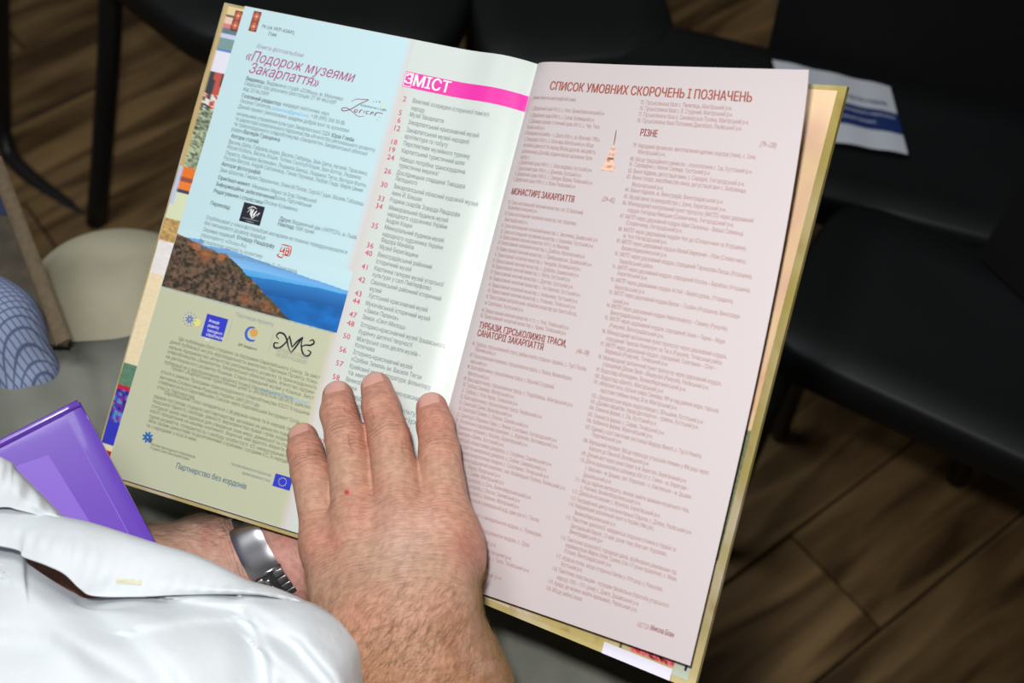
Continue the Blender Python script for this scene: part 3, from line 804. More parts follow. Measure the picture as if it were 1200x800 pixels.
def pick(t, U, stops):
    """stops: (t_end, colour) bands down a strip"""
    out = np.zeros((len(t), 3)); done = np.zeros(len(t), bool)
    for te, c in stops:
        m = (~done) & (t <= te); out[m] = slin(c); done |= m
    out[~done] = slin(stops[-1][1]); return out
def left_end(U, V):
    s = U * 190; y = 4 + V * 550                 # y counts down the strip
    base = pick(y, U, [(14, (226, 205, 150)), (17, (90, 80, 90)), (24, (230, 200, 180)), (29, (214, 120, 120)), (36, (92, 116, 130)), (41, (196, 208, 232)),
        (55, (120, 150, 150)), (57, (80, 130, 190)), (82, (228, 226, 240)), (124, (40, 52, 60)), (196, (70, 100, 74)), (207, (232, 120, 36)), (213, (150, 80, 60)), (222, (236, 128, 50)),
        (226, (70, 60, 80)), (258, (214, 222, 186)), (284, (186, 150, 92)), (322, (232, 226, 224)), (428, (236, 218, 180)), (452, (92, 130, 104)), (458, (190, 40, 70)),
        (520, (80, 50, 150)), (527, (230, 216, 170)), (543, (176, 34, 20)), (600, (222, 206, 160))])
    n = fbm(s * 0.9, y * 0.8, 5)[:, None]; n2 = vnoise(s * 1.3, y * 0.6, 11)[:, None]
    m = (y > 82) & (y < 126)                     # dark arch with a red frame and blossom
    red = m & (np.abs(s - 9 - (y - 100) * 0.05) < 2.2); base[red] = slin((196, 78, 60))
    bl = (y > 108) & (y < 145) & (n2[:, 0] > 0.55); base[bl] = slin((226, 226, 214))
    rd = (y > 108) & (y < 120) & (n2[:, 0] < 0.3); base[rd] = slin((190, 50, 60))
    g = (y > 126) & (y < 196); base[g] = (slin((34, 60, 58)) + (slin((190, 200, 160)) - slin((34, 60, 58))) * np.clip(n2[g] * 1.5 - 0.35, 0, 1))
    m = (y > 428) & (y < 452); base[m] *= (0.6 + 0.9 * n[m])
    m = (y > 458) & (y < 520)
    mos = np.floor(vnoise(s * 0.8, y * 0.33, 21) * 5).astype(int); pal = np.array([slin(c) for c in ((34, 26, 110), (60, 60, 190), (120, 40, 130), (80, 150, 200), (150, 60, 170), (50, 40, 130))])
    base[m] = pal[np.clip(mos, 0, 5)][m]; lo = m & (y > 495); base[lo] = slin((52, 56, 180)) * (0.7 + 0.7 * n[lo])
    m = (y > 257) & (y < 284); base[m] *= 0.6 + 0.9 * n2[m]
    p = (y > 284) & (y < 428); base[p] = base[p] * (0.86 + 0.26 * n[p])
    edge = s < 2.2; base[edge & (y < 222)] = slin((196, 168, 112)); w_ = edge & (y > 196) & (y < 240); base[w_] = slin((190, 200, 230))
    return base
painted_grid(lambda u, v: quad(BL_, 0.006 + u * 0.99, 0.006 + v * 0.988) + PAGE_NORMAL['L'] * 0.0005, 120, 420, 'front_endpaper', M_painted, left_board, left_end)
def right_end(U, V):
    px = U * 190; ty = V * 300
    n = fbm(px * 0.06, ty * 0.05, 31)[:, None]; a = slin((222, 184, 158)); b = slin((232, 200, 158)); c = slin((216, 152, 108))
    base = a + (b - a) * np.clip(n * 2 - 0.4, 0, 1); k = fbm(px * 0.2, ty * 0.1, 33)[:, None]
    base = base + (c - base) * np.clip((k - 0.55) * 3, 0, 0.6) * np.clip((V[:, None] - 0.15) * 3, 0, 1)
    lowr = V > 0.60; base[lowr] = parchment(U, V, 8)[lowr] * 0.95
    sp = (V > 0.58) & (V < 0.80) & (U > 0.90); base[sp] = (slin((120, 124, 92)) * (0.6 + 0.9 * vnoise(px * 2, ty * 1.6, 35)[:, None]))[sp]
    band = V > 0.945
    base[band] = parchment(U, V, 12)[band]
    q = (V > 0.955) & (V < 0.976)
    mm_ = np.floor(vnoise(px * 0.9, ty * 0.6, 41) * 4).astype(int); pal = np.array([slin(x) for x in ((96, 26, 30), (190, 160, 80), (70, 60, 40), (150, 120, 60))])
    z = q & (U > 0.28) & (U < 0.50); base[z] = pal[np.clip(mm_, 0, 3)][z]
    pal = np.array([slin(x) for x in ((60, 40, 36), (220, 60, 80), (236, 130, 140), (150, 40, 50))])
    z = (V > 0.95) & (V < 0.990) & (U > 0.81) & (U < 0.95); base[z] = pal[np.clip(mm_, 0, 3)][z]
    z = (V > 0.95) & (U > 0.95); base[z] = slin((196, 206, 186))
    z = (V > 0.95) & (U > 0.775) & (U < 0.785); base[z] = slin((70, 50, 30))
    return base
painted_grid(lambda u, v: quad(BR_, 0.004 + u * 0.974, 0.009 + v * 0.980) + PAGE_NORMAL['R'] * 0.0005, 150, 300, 'back_endpaper', M_painted, right_board, right_end)
# dark printed rule along the endpaper and a white patch on its lower edge
grid(lambda u, v: quad(BR_, 0.962 + 0.007 * u, 0.70 + 0.275 * v) + PAGE_NORMAL['R'] * 0.0009, 1, 20, 'navy_rule', material('navy_rule_print', srgb(34, 40, 84), 0.5), right_board)
grid(lambda u, v: quad(BR_, 0.715 + 0.215 * u, 0.980 + 0.0195 * v) + PAGE_NORMAL['R'] * 0.0011, 8, 2, 'white_patch', material('white_patch_paper', srgb(236, 234, 250), 0.5), right_board)

# leaves beneath the open page and the two open pages
left_page = grid(lambda u, v: page_point('L', u, v), 70, 60, 'left_page', M_white, book, 0.0007)
grid(lambda u, v: page_point('L', 0.05 + 0.95 * u, 0.003 + 0.994 * v, -0.0011), 30, 20, 'page_block', M_edge, book, 0.0007)
right_page = grid(lambda u, v: page_point('R', u, v), 70, 60, 'right_page', M_pinkpage, book, 0.0003)

# flat print laid on the left page
def patch(side, x0, y0, x1, y1, name, mat, parent, off=0.00012, nx=None, ny=None, skew=(0, 0)):
    nx = nx or max(1, int((x1 - x0) / 4)); ny = ny or max(1, int((y1 - y0) / 8))
    return grid(lambda u, v: mm(side, x0 + (x1 - x0) * u + lerp(skew[0], skew[1], v), y0 + (y1 - y0) * v, off), nx, ny, name, mat, parent)
def flat(name, c, rough=0.35): return material(name, srgb(*c), rough, spec=0.4)
def panelcol(top, edge):
    def f(U, V):
        c = np.tile(slin(top), (len(U), 1)); k = np.clip((U - 0.955) / 0.045, 0, 1)[:, None]
        return c + (slin(edge) - c) * k * k * (3 - 2 * k)
    return f
def painted_patch(side, x0, y0, x1, y1, name, parent, colour, nx, ny, off=0.00012):
    return painted_grid(lambda u, v: mm(side, x0 + (x1 - x0) * u, y0 + (y1 - y0) * v, off), nx, ny, name, M_painted, parent, colour)
painted_patch('L', 0.2, 0.4, 112.5, 176, 'blue_panel', left_page, panelcol((194, 224, 230), (212, 210, 210)), 120, 60)
painted_patch('L', 0.2, 174.5, 114.5, 289.6, 'green_panel', left_page, panelcol((194, 197, 168), (210, 204, 196)), 120, 60)
painted_patch('L', 112, 28.5, 121, 289.5, 'pink_fade', left_page, lambda U, V: slin((212, 205, 202)) + (slin((208, 217, 212)) - slin((212, 205, 202))) * np.clip(U * 1.1, 0, 1)[:, None], 20, 60, 0.00009)
def landscape(U, V):
    """printed photograph: hazy sky, blue ridges, autumn wood at the left"""
    c = np.zeros((len(U), 3)); n = fbm(U * 14, V * 6, 51); f = fbm(U * 60, V * 22, 53)
    sky = slin((196, 226, 232)); haze = slin((176, 220, 244))
    c[:] = sky + (haze - sky) * np.clip((V - 0.15) * 2, 0, 1)[:, None]
    r1 = 0.14 + 0.10 * np.abs(U - 0.30) ** 0.7 + 0.14 * np.clip(U - 0.35, 0, 1) + 0.02 * n
    r1 = np.where(U < 0.16, 0.10 + 0.3 * (0.16 - U), r1)
    m = V > r1; k = np.clip((V - r1) / 0.35, 0, 1)[:, None]; c[m] = (slin((104, 166, 226)) + (slin((150, 205, 244)) - slin((104, 166, 226))) * k)[m]
    r2 = 0.42 - 0.10 * U + 0.03 * fbm(U * 5, U * 0, 57); m = V > r2; k = np.clip((V - r2) / 0.22, 0, 1)[:, None]; c[m] = (slin((96, 176, 234)) + (slin((52, 140, 206)) - slin((96, 176, 234))) * k)[m]
    r3 = 0.56 - 0.22 * U + 0.05 * fbm(U * 6, U * 0, 59); m = (V > r3) & (U > 0.42); k = np.clip((V - r3) / 0.3, 0, 1)[:, None]; c[m] = (slin((44, 124, 196)) + (slin((14, 74, 146)) - slin((44, 124, 196))) * k)[m]
    r4 = 0.80 - 0.22 * U + 0.05 * fbm(U * 8, U * 0, 61); m = (V > r4) & (U > 0.55); c[m] = (slin((16, 100, 176)) * (0.6 + 0.9 * n[:, None]))[m]
    hill = 0.10 + np.clip(U - 0.02, 0, 1) * 0.55 + np.clip(U - 0.30, 0, 1) * 1.15 + 0.10 * (fbm(U * 16, U * 0, 63) - 0.5)
    m = V > hill
    dark = slin((44, 42, 32)); brn = slin((118, 92, 74)); orr = slin((166, 104, 66)); grn = slin((60, 72, 44))
    w_ = dark + (brn - dark) * np.clip(f * 2.4 - 0.75, 0, 1)[:, None]
    d = np.clip((V - hill) / 0.12, 0, 1); w_ = w_ + (grn - w_) * (np.clip(1 - d, 0, 1) * np.clip(U * 3 - 0.3, 0, 0.8))[:, None]
    o_ = np.clip((fbm(U * 22, V * 9, 67) - 0.56) * 7, 0, 1) * (d < 1.0); w_ = w_ + (orr - w_) * o_[:, None]
    ex = np.exp(-((U - 0.19) / 0.04) ** 2 - ((V - 0.32) / 0.10) ** 2) + 0.6 * np.exp(-((U - 0.47) / 0.03) ** 2 - ((V - 0.86) / 0.08) ** 2) + 0.5 * np.exp(-((U - 0.60) / 0.05) ** 2 - ((V - 0.88) / 0.10) ** 2)
    w_ = w_ + (orr - w_) * np.clip(ex * (0.4 + f[:, None][:, 0]), 0, 1)[:, None]
    c[m] = w_[m]
    return c
painted_patch('L', 0.3, 139, 113.9, 175.2, 'landscape_photograph', left_page, landscape, 280, 110, 0.00018)
M_magenta = flat('magenta_print', (236, 48, 168)); M_mag_dark = flat('crimson_violet_print', (150, 30, 120))
patch('L', 112.6, 19.1, 188.9, 28.2, 'magenta_bar', M_magenta, left_page, 0.00016, 60, 2)
M_w = flat('white_print', (250, 250, 250))
for x0, y0, x1, y1 in ((112.9, 19.6, 117.9, 20.0), (112.9, 27.4, 117.9, 27.8), (112.9, 19.6, 113.3, 27.8), (117.5, 19.6, 117.9, 27.8)):
    patch('L', x0, y0, x1, y1, 'initial_frame', M_w, left_page, 0.00022)
def ornament(U, V):
    c = np.tile(slin((150, 60, 44)), (len(U), 1)); x = (U - 0.5) * 2; y = (V * 2 % 1 - 0.5) * 2
    r = np.sqrt(x * x + y * y); c[np.abs(np.abs(x) + np.abs(y) - 0.75) < 0.13] = slin((214, 110, 70)); c[r < 0.36] = slin((226, 132, 84)); c[r < 0.14] = slin((255, 214, 180))
    c[(np.abs(x) > 0.85) | (V < 0.04) | (V > 0.96)] = slin((110, 44, 36)); return c
painted_patch('L', 7.0, 1.8, 12.3, 14.4, 'ornament', left_page, ornament, 24, 54, 0.00018)
painted_grid(lambda u, v: quad(BL_, 0.047 + 0.026 * u - 0.002 * v, 0.012 + 0.042 * v) + PAGE_NORMAL['L'] * 0.0013, 24, 54, 'ornament', M_painted, left_board, ornament)
M_ink = flat('grey_ink', (126, 140, 142)); M_inkb = flat('dark_ink', (84, 94, 98)); M_title = flat('title_magenta_ink', (176, 62, 128)); M_num = flat('crimson_ink', (206, 46, 96))
M_kind = flat('lilac_ink', (170, 150, 180)); M_mail = flat('pale_blue_ink', (120, 190, 235)); M_blue = flat('royal_blue_print', (52, 62, 196)); M_red = flat('red_print', (205, 66, 54))
M_black = flat('black_print', (30, 34, 42)); M_yel = flat('yellow_print', (236, 222, 100)); M_slog = flat('slate_blue_ink', (70, 110, 140)); M_rtext = flat('brown_rose_ink', (184, 148, 144)); M_rhead = flat('brick_ink', (168, 92, 76))
M_rhead2 = flat('dark_brick_ink', (150, 66, 60)); M_orange = flat('orange_print', (214, 160, 84)); M_purp = flat('plum_ink', (140, 60, 90)); M_grn = flat('olive_ink', (124, 126, 106))

def strokes(side, lines, name, mat, parent, wd, off=0.0002, n=30):
    """pen strokes: (points in mm, width taper) drawn as ribbons on the page"""
    v = []; f = []
    for pts in lines:
        c = catmull(pts, n); d = np.gradient(c, axis=0); nn = np.stack([-d[:, 1], d[:, 0]], 1); nn /= np.linalg.norm(nn, axis=1, keepdims=True) + 1e-9
        k = len(v)
        for i in range(n):
            w_ = wd * (0.45 + 0.55 * math.sin(math.pi * (i + 0.5) / n)) / 2
            v.append(mm(side, *(c[i] + nn[i] * w_), off)); v.append(mm(side, *(c[i] - nn[i] * w_), off))
        for i in range(n - 1): f.append((k + 2 * i, k + 2 * i + 1, k + 2 * i + 3, k + 2 * i + 2))
    return mesh(name, v, f, mat, parent, False)
def dots(side, cs, name, mat, parent, off=0.0002):
    v = []; f = []
    for x, y, r in cs:
        k = len(v); m = 10
        for i in range(m): v.append(mm(side, x + r * math.cos(2 * math.pi * i / m), y + r * math.sin(2 * math.pi * i / m), off))
        f.append(tuple(range(k, k + m))[::-1])
    return mesh(name, v, f, mat, parent, False)
# studio mark: a flourish Z, the rest of the word and a ring of dots
strokes('L', [[(84.5, 43.2), (87, 41.2), (91, 40.6), (94.5, 40.2), (90, 43.5), (85.5, 47.5), (81.2, 49.6), (79.8, 48.4), (82.5, 47.4), (87, 49.0), (91, 50.8), (94.8, 49.9)],
              [(89.5, 47.4), (88.3, 47.2), (88.0, 48.6), (89.3, 48.6), (89.8, 47.0)], [(91.3, 46.8), (91.0, 48.6), (91.8, 46.9), (92.9, 46.8)], [(94.2, 46.6), (93.8, 48.4)],
              [(96.9, 46.6), (95.6, 46.8), (95.4, 48.2), (96.9, 48.2)], [(98.4, 46.6), (98.0, 48.2), (98.9, 46.7), (99.7, 46.8), (99.5, 48.2)], [(101.2, 46.3), (101.0, 48.3), (101.6, 46.6), (102.8, 46.2), (105.2, 46.0)]],
        'studio_mark', M_purp, left_page, 0.55, n=60)
dots('L', [(98.0, 40.6, .3), (99.7, 40.1, .35), (101.6, 39.9, .45), (105.5, 43.6, .4), (105.2, 46.4, .3), (104.2, 48.7, .25), (103.2, 50.5, .25)], 'studio_dots', M_purp, left_page)
dots('L', [(104.0, 41.5, .75)], 'yellow_dot', M_yel, left_page)
# dark square mark with white script
patch('L', 36.3, 115.1, 49.9, 126.6, 'dark_square', M_black, left_page, 0.00018)
strokes('L', [[(40, 120.6), (41.6, 118.2), (42.2, 121.6), (43.6, 118.0), (43.2, 122.4), (45.6, 118.4), (44.6, 122.0), (47.8, 119.2), (46.6, 121.6)], [(39.6, 118.4), (42.4, 116.6), (45.2, 117.4)], [(42, 117.2), (43, 122.6)], [(45.6, 121.2), (44, 123.2), (42.8, 121.6)]],
        'script_mark', M_w, left_page, 0.5, 0.0003, 50)
strokes('L', [[(37.6, 124.2), (43, 124.2), (48.8, 124.2)], [(40.4, 125.6), (43, 125.6), (46, 125.6)]], 'underline_mark', flat('pale_grey_print', (170, 176, 186)), left_page, 0.35, 0.0003)
# red seal
strokes('L', [[(66.2, 134.0), (69.6, 133.8), (72.8, 133.8)], [(72.8, 133.8), (73.2, 136.8), (73.2, 139.4)], [(73.2, 139.4), (71.2, 139.5), (68.2, 139.6)], [(66.8, 139.4), (65.8, 140.8), (68.6, 141.4), (69.6, 140.2)],
              [(67.2, 135.0), (66.8, 138.0), (69.0, 137.0), (69.0, 134.8)], [(68.4, 136.0), (69.4, 139.0)], [(70.2, 135.0), (70.4, 138.8), (72.0, 138.4), (71.6, 135.2), (70.2, 135.2)], [(70.0, 137), (72.0, 136.8)]], 'red_seal', M_red, left_page, 0.75, n=24)
# partner marks
patch('L', 33.5, 184.0, 47.2, 197.5, 'blue_square', M_blue, left_page, 0.00018)
M_rb = flat('bright_blue_print', (60, 100, 200))
def star(cx, cy, r0, r1, k, rot=0.0): return [[(cx + r0 * math.cos(a), cy + r0 * math.sin(a)), (cx + (r0 + r1) / 2 * math.cos(a), cy + (r0 + r1) / 2 * math.sin(a)), (cx + r1 * math.cos(a), cy + r1 * math.sin(a))] for a in [rot + 2 * math.pi * i / k for i in range(k)]]
strokes('L', star(23.7, 189.9, 0.6, 2.6, 8, 0.2), 'flower_mark', M_rb, left_page, 0.8, n=8)
dots('L', [(23.7 + 3.9 * math.cos(a), 189.9 + 3.9 * math.sin(a), .32) for a in np.linspace(0, 6.28, 13)[:-1]], 'flower_mark_dots', M_rb, left_page)
dots('L', [(28.8, 190.6, 2.3)], 'yellow_disc', flat('pale_yellow_print', (226, 222, 130)), left_page, 0.00016)
strokes('L', [[(64.6, 184.6), (61.6, 185.4), (60.2, 188.4), (61.6, 191.6), (64.8, 192.4), (66.8, 191.6)]], 'crescent_mark', M_rb, left_page, 1.7)
dots('L', [(64.9, 187.6, 2.5)], 'orange_disc', M_orange, left_page, 0.00018)
dots('L', [(63.6 + 5.2 * math.cos(a), 188.4 + 5.2 * math.sin(a), .3) for a in np.linspace(-2.6, 2.6, 13)], 'gold_dots', M_yel, left_page)
for x in (50.0, 76.7): strokes('L', [[(x, 182.5), (x, 190), (x, 197.0)]], 'separator', flat('sage_rule_print', (170, 176, 150)), left_page, 0.35)
strokes('L', [[(80.9, 187.4), (78.9, 185.8), (80.2, 183.7), (83.2, 183.9), (85.6, 186.4), (87.9, 190.4), (90.4, 193.2)],
              [(81.4, 189.6), (78.9, 190.2), (79.6, 192.6), (82.9, 191.8), (85.6, 188.0), (86.6, 184.4)], [(86.4, 183.6), (88.4, 187.0), (90.0, 190.0)], [(90.3, 193.2), (92.6, 188.0), (94.6, 182.6)],
              [(90.0, 190.0), (92.0, 186.0), (94.6, 182.6)], [(94.8, 182.6), (95.0, 187.0), (97.6, 191.8), (100.8, 192.2), (101.8, 189.8), (99.6, 189.0)],
              [(95.0, 188.4), (97.6, 186.6), (100.4, 186.0), (102.2, 184.2), (101.0, 182.6), (99.2, 183.8)]], 'museum_monogram', M_black, left_page, 1.1, n=40)
strokes('L', star(19.3, 262.6, 0.5, 3.4, 8, 0.15), 'petal_flower', flat('petal_blue_print', (50, 110, 180)), left_page, 1.4, n=8)
dots('L', [(21.6, 264.2, 1.0)], 'dark_petal', M_inkb, left_page, 0.00024)
patch('L', 100.9, 261.3, 111.6, 268.6, 'flag_patch', M_blue, left_page, 0.00018)
dots('L', [(106.2 + 2.3 * math.cos(a), 264.9 + 2.3 * math.sin(a), .3) for a in np.linspace(0, 6.28, 13)[:-1]], 'flag_stars', M_yel, left_page, 0.00026)
# wooden church drawing on the right page
def church(U, V):
    c = np.tile(slin((206, 150, 116)), (len(U), 1)); k = (np.floor(V * 9) % 2 == 0) | (vnoise(U * 8, V * 14, 71) < 0.3); c[k] = slin((236, 200, 180)); c[np.abs(V - 0.52) < 0.04] = slin((150, 96, 72)); return c
def church_pt(u, v):
    wv = 0.35 + (0.2 if v < 0.45 else 0) + (1.0 * max(0, v - 0.08)) + (3.2 * max(0, v - 0.42) if v < 0.72 else 0.96 + 1.4 * (v - 0.72)) + (0.9 if 0.2 < v < 0.3 else 0)
    return mm('R', 70.6 + (u - 0.5) * 2 * wv * 1.8 - 0.6 * v, 43 + v * 14.0, 0.00018)
painted_grid(church_pt, 12, 40, 'church_drawing', M_painted, right_page, church)
strokes('R', [[(69.9, 34.8), (70.2, 39), (70.4, 43.4)]], 'church_spire', flat('spire_print', (150, 120, 112)), right_page, 0.8)

# lettering
_fc = bpy.data.curves.new('type', 'FONT'); _fc.size = 1.0; _fc.fill_mode = 'NONE'
_fo = bpy.data.objects.new('type', _fc); COL.objects.link(_fo)
_glyph = {}
def _outline(txt, res):
    _fc.body = txt; _fc.resolution_u = res; bpy.context.view_layer.update()
    e = _fo.evaluated_get(bpy.context.evaluated_depsgraph_get()); me = e.to_mesh()
    v = [(p.co.x, p.co.y) for p in me.vertices]; ed = [tuple(q.vertices) for q in me.edges]; e.to_mesh_clear(); return v, ed
def _width(txt):
    v, _ = _outline(txt, 1); return max(p[0] for p in v) - min(p[0] for p in v)
_w0 = None
def glyph(ch, res=2):
    """outline of one letter filled by the winding rule, and its advance"""
    global _w0
    if (ch, res) in _glyph: return _glyph[(ch, res)]
    if _w0 is None: _w0 = _width('HH')
    adv = _width('H' + ch + 'H') - _w0
    if ch == ' ': _glyph[(ch, res)] = (np.zeros((0, 2)), [], adv); return _glyph[(ch, res)]
    v, ed = _outline(ch, res); nb = {i: [] for i in range(len(v))}
    for a, b in ed: nb[a].append(b); nb[b].append(a)
    seen = set(); loops = []
    for i in range(len(v)):
        if i in seen or not nb[i]: continue
        lp = [i]; seen.add(i); nx = i + 1 if i + 1 in nb[i] else nb[i][0]
        while nx not in seen:
            lp.append(nx); seen.add(nx); c = [q for q in nb[nx] if q not in seen]
            if not c: break
            nx = c[0]
        loops.append(lp)
    E0 = [(l[i], l[(i + 1) % len(l)]) for l in loops for i in range(len(l))]
    ov, _, of, _, _, _ = delaunay_2d_cdt([Vector(p) for p in v], E0, [], 0, 1e-5)
    A = np.array([v[a] for a, b in E0]); B = np.array([v[b] for a, b in E0]); P = np.array([tuple(p) for p in ov]); f = []
    for t in of:
        c = P[list(t)].mean(0)
        up = (A[:, 1] <= c[1]) & (B[:, 1] > c[1]); dn = (A[:, 1] > c[1]) & (B[:, 1] <= c[1])
        cr = (B[:, 0] - A[:, 0]) * (c[1] - A[:, 1]) - (c[0] - A[:, 0]) * (B[:, 1] - A[:, 1])
        if int((up & (cr > 0)).sum()) - int((dn & (cr < 0)).sum()) != 0: f.append(tuple(t))
    _glyph[(ch, res)] = (P, f, adv); return _glyph[(ch, res)]
def words(text, strike=0.0, shear=0.0, res=2):
    x = 0.0; V = []; Fa = []; k = 0
    for ch in text:
        P, f, adv = glyph(ch, res)
        for dx in ((-strike, strike) if strike else (0.0,)):
            if len(P): V.append(np.stack([P[:, 0] + P[:, 1] * shear + x + dx, P[:, 1], np.full(len(P), 4e-5 if dx > 0 else 0.0)], 1)); Fa += [tuple(i + k for i in q) for q in f]; k += len(P)
        x += adv
    return (np.concatenate(V) if V else np.zeros((0, 3))), Fa
INK = {'shelf_mark': M_inkb, 'book_kind': M_kind, 'book_title': M_title, 'credits_heading': M_inkb, 'credits_bold_names': M_inkb, 'mail_address': M_mail, 'contents_title': M_w, 'contents_initial': M_w,
       'contents_page_numbers': M_num, 'partners_square_text': M_w, 'partners_small': M_inkb, 'museum_letters': flat('warm_grey_ink', (160, 158, 148)), 'programme_text': M_grn, 'site_address': M_mail, 'partners_caption': flat('dusty_ink', (150, 160, 170)),
       'programme_caption': M_grn, 'slogan': M_slog, 'list_title': M_rhead, 'list_heading': M_rhead2, 'list_range': M_rtext, 'list_note': M_rtext, 'list_left_column': M_rtext, 'list_right_column': M_rtext, 'author_line': M_rtext, 'author_name': M_rhead2, 'studio_caption': M_slog}
for side, block, size, style, rows in PRINT:
    bold = 'b' in style; sh = 0.3 if 'i' in style else (0.22 if 's' in style else 0.0)
    single = 'heading' in block or 'number' in block or 'title' in block or 'bold' in block or 'range' in block or len(rows) < 6
    V = []; Fc = []
    def flush():
        """one mesh per line of display type, one per column of running text"""
        if not V: return
        A = np.concatenate(V); W_, H_ = PAGE_SIZE[side]
        P = np.array([page_point(side, a / W_, b / H_, 0.00030 + h) for a, b, h in A])
        mesh('printed_' + block, P, Fc, INK.get(block, M_ink), left_page if side == 'L' else right_page, False)
        V.clear(); Fc.clear()
    for s, t, wd, txt in rows:
        v, f = words(txt, 0.026 if block.startswith('contents_') and bold else 0.028 if 't' in style and side == 'R' else 0.011 if bold else 0.0, sh, 5 if size > 5 else 2)
        if not len(v): continue
        x0, x1 = v[:, 0].min(), v[:, 0].max(); sx = (wd / (x1 - x0)) if wd else size * 1.05
        sz = size * (1.08 if block.startswith('contents_t') or 's' in style else 1.0)
        k = sum(len(a) for a in V)
        V.append(np.stack([s + (v[:, 0] - x0) * sx, t - (v[:, 1] - 0.30) * sz, v[:, 2]], 1)); Fc += [tuple(i + k for i in q) for q in f]
        if single: flush()
    flush()
# words on the flyer
def flyer_words(txt, u0, v0, wu, hv, mat):
    v, f = words(txt, 0.011); x0, x1 = v[:, 0].min(), v[:, 0].max()
    P = [fly(u0 + (a - x0) / (x1 - x0) * wu, v0 - (b - 0.3) * hv, 0.0009 + h) for a, b, h in v]
    mesh('printed_words', P, f, mat, flyer, False)
flyer_words('Партнерство без кордонів', 0.42, 0.31, 0.50, 0.10, M_navy)
flyer_words('Програма транскордонного співробітництва', 0.36, 0.50, 0.60, 0.055, M_flyer)
flyer_words('за фінансової підтримки', 0.42, 0.62, 0.36, 0.055, M_flyer)
bpy.data.objects.remove(_fo, do_unlink=True)
# ------------------------------------------------------------------ the reader: arms, hands, white shirt, trousers
def skin_material():
    m = material('skin', attr='Col', rough=0.5, spec=0.35, sss=0.12); nt = m.node_tree; N = nt.nodes; Lk = nt.links; p = N['Principled BSDF']
    col = p.inputs['Base Color'].links[0].from_socket
    tc = N.new('ShaderNodeTexCoord')
    # blotchy pigment
    t = N.new('ShaderNodeTexNoise'); t.inputs['Scale'].default_value = 260; t.inputs['Detail'].default_value = 5; Lk.new(tc.outputs['Object'], t.inputs['Vector'])
    mr = N.new('ShaderNodeMapRange'); mr.inputs[1].default_value = 0.35; mr.inputs[2].default_value = 0.65; mr.inputs[3].default_value = 0.86; mr.inputs[4].default_value = 1.12; Lk.new(t.outputs['Fac'], mr.inputs[0])
    v = N.new('ShaderNodeVectorMath'); v.operation = 'SCALE'; Lk.new(col, v.inputs[0]); Lk.new(mr.outputs[0], v.inputs['Scale']); Lk.new(v.outputs[0], p.inputs['Base Color'])
    # creases: knuckle folds follow the stored crease coordinate, fine cross-hatched relief elsewhere
    wr = N.new('ShaderNodeAttribute'); wr.attribute_name = 'crease'; wm = N.new('ShaderNodeAttribute'); wm.attribute_name = 'crease_mask'
    n2 = N.new('ShaderNodeTexNoise'); n2.inputs['Scale'].default_value = 130; n2.inputs['Detail'].default_value = 3; Lk.new(tc.outputs['Object'], n2.inputs['Vector'])
    ma = N.new('ShaderNodeMath'); ma.operation = 'MULTIPLY_ADD'; Lk.new(n2.outputs['Fac'], ma.inputs[0]); ma.inputs[1].default_value = 4.0; Lk.new(wr.outputs['Fac'], ma.inputs[2])
    s0 = N.new('ShaderNodeMath'); s0.operation = 'SINE'; Lk.new(ma.outputs[0], s0.inputs[0])
    s1 = N.new('ShaderNodeMath'); s1.operation = 'ABSOLUTE'; Lk.new(s0.outputs[0], s1.inputs[0])
    s2 = N.new('ShaderNodeMath'); s2.operation = 'MULTIPLY'; s2.use_clamp = True; Lk.new(s1.outputs[0], s2.inputs[0]); s2.inputs[1].default_value = 2.2
    sn = N.new('ShaderNodeMath'); sn.operation = 'SUBTRACT'; Lk.new(s2.outputs[0], sn.inputs[0]); sn.inputs[1].default_value = 1.0
    al = N.new('ShaderNodeAttribute'); al.attribute_name = 'along'; ac = N.new('ShaderNodeAttribute'); ac.attribute_name = 'across'
    cx = N.new('ShaderNodeCombineXYZ'); Lk.new(al.outputs['Fac'], cx.inputs[0]); Lk.new(ac.outputs['Fac'], cx.inputs[1])
    mpp = N.new('ShaderNodeMapping'); mpp.inputs['Scale'].default_value = (620, 150, 1); Lk.new(cx.outputs[0], mpp.inputs['Vector'])
    fl = N.new('ShaderNodeTexNoise'); fl.inputs['Scale'].default_value = 1; fl.inputs['Detail'].default_value = 3; Lk.new(mpp.outputs[0], fl.inputs['Vector'])
    mu = N.new('ShaderNodeMath'); mu.operation = 'MULTIPLY'; Lk.new(sn.outputs[0], mu.inputs[0]); Lk.new(wm.outputs['Fac'], mu.inputs[1])
    vo = N.new('ShaderNodeTexVoronoi'); vo.inputs['Scale'].default_value = 620; vo.feature = 'DISTANCE_TO_EDGE'; Lk.new(tc.outputs['Object'], vo.inputs['Vector'])
    vm = N.new('ShaderNodeMath'); vm.operation = 'MINIMUM'; Lk.new(vo.outputs['Distance'], vm.inputs[0]); vm.inputs[1].default_value = 0.12
    vs = N.new('ShaderNodeMath'); vs.operation = 'MULTIPLY'; Lk.new(vm.outputs[0], vs.inputs[0]); vs.inputs[1].default_value = 1.1
    ad0 = N.new('ShaderNodeMath'); Lk.new(mu.outputs[0], ad0.inputs[0]); Lk.new(vs.outputs[0], ad0.inputs[1])
    ad = N.new('ShaderNodeMath'); ad.operation = 'MULTIPLY_ADD'; Lk.new(fl.outputs['Fac'], ad.inputs[0]); ad.inputs[1].default_value = 2.2; Lk.new(ad0.outputs[0], ad.inputs[2])
    b = N.new('ShaderNodeBump'); b.inputs['Distance'].default_value = 0.00038; Lk.new(ad.outputs[0], b.inputs['Height']); Lk.new(b.outputs[0], p.inputs['Normal'])
    return m
M_skin = skin_material()
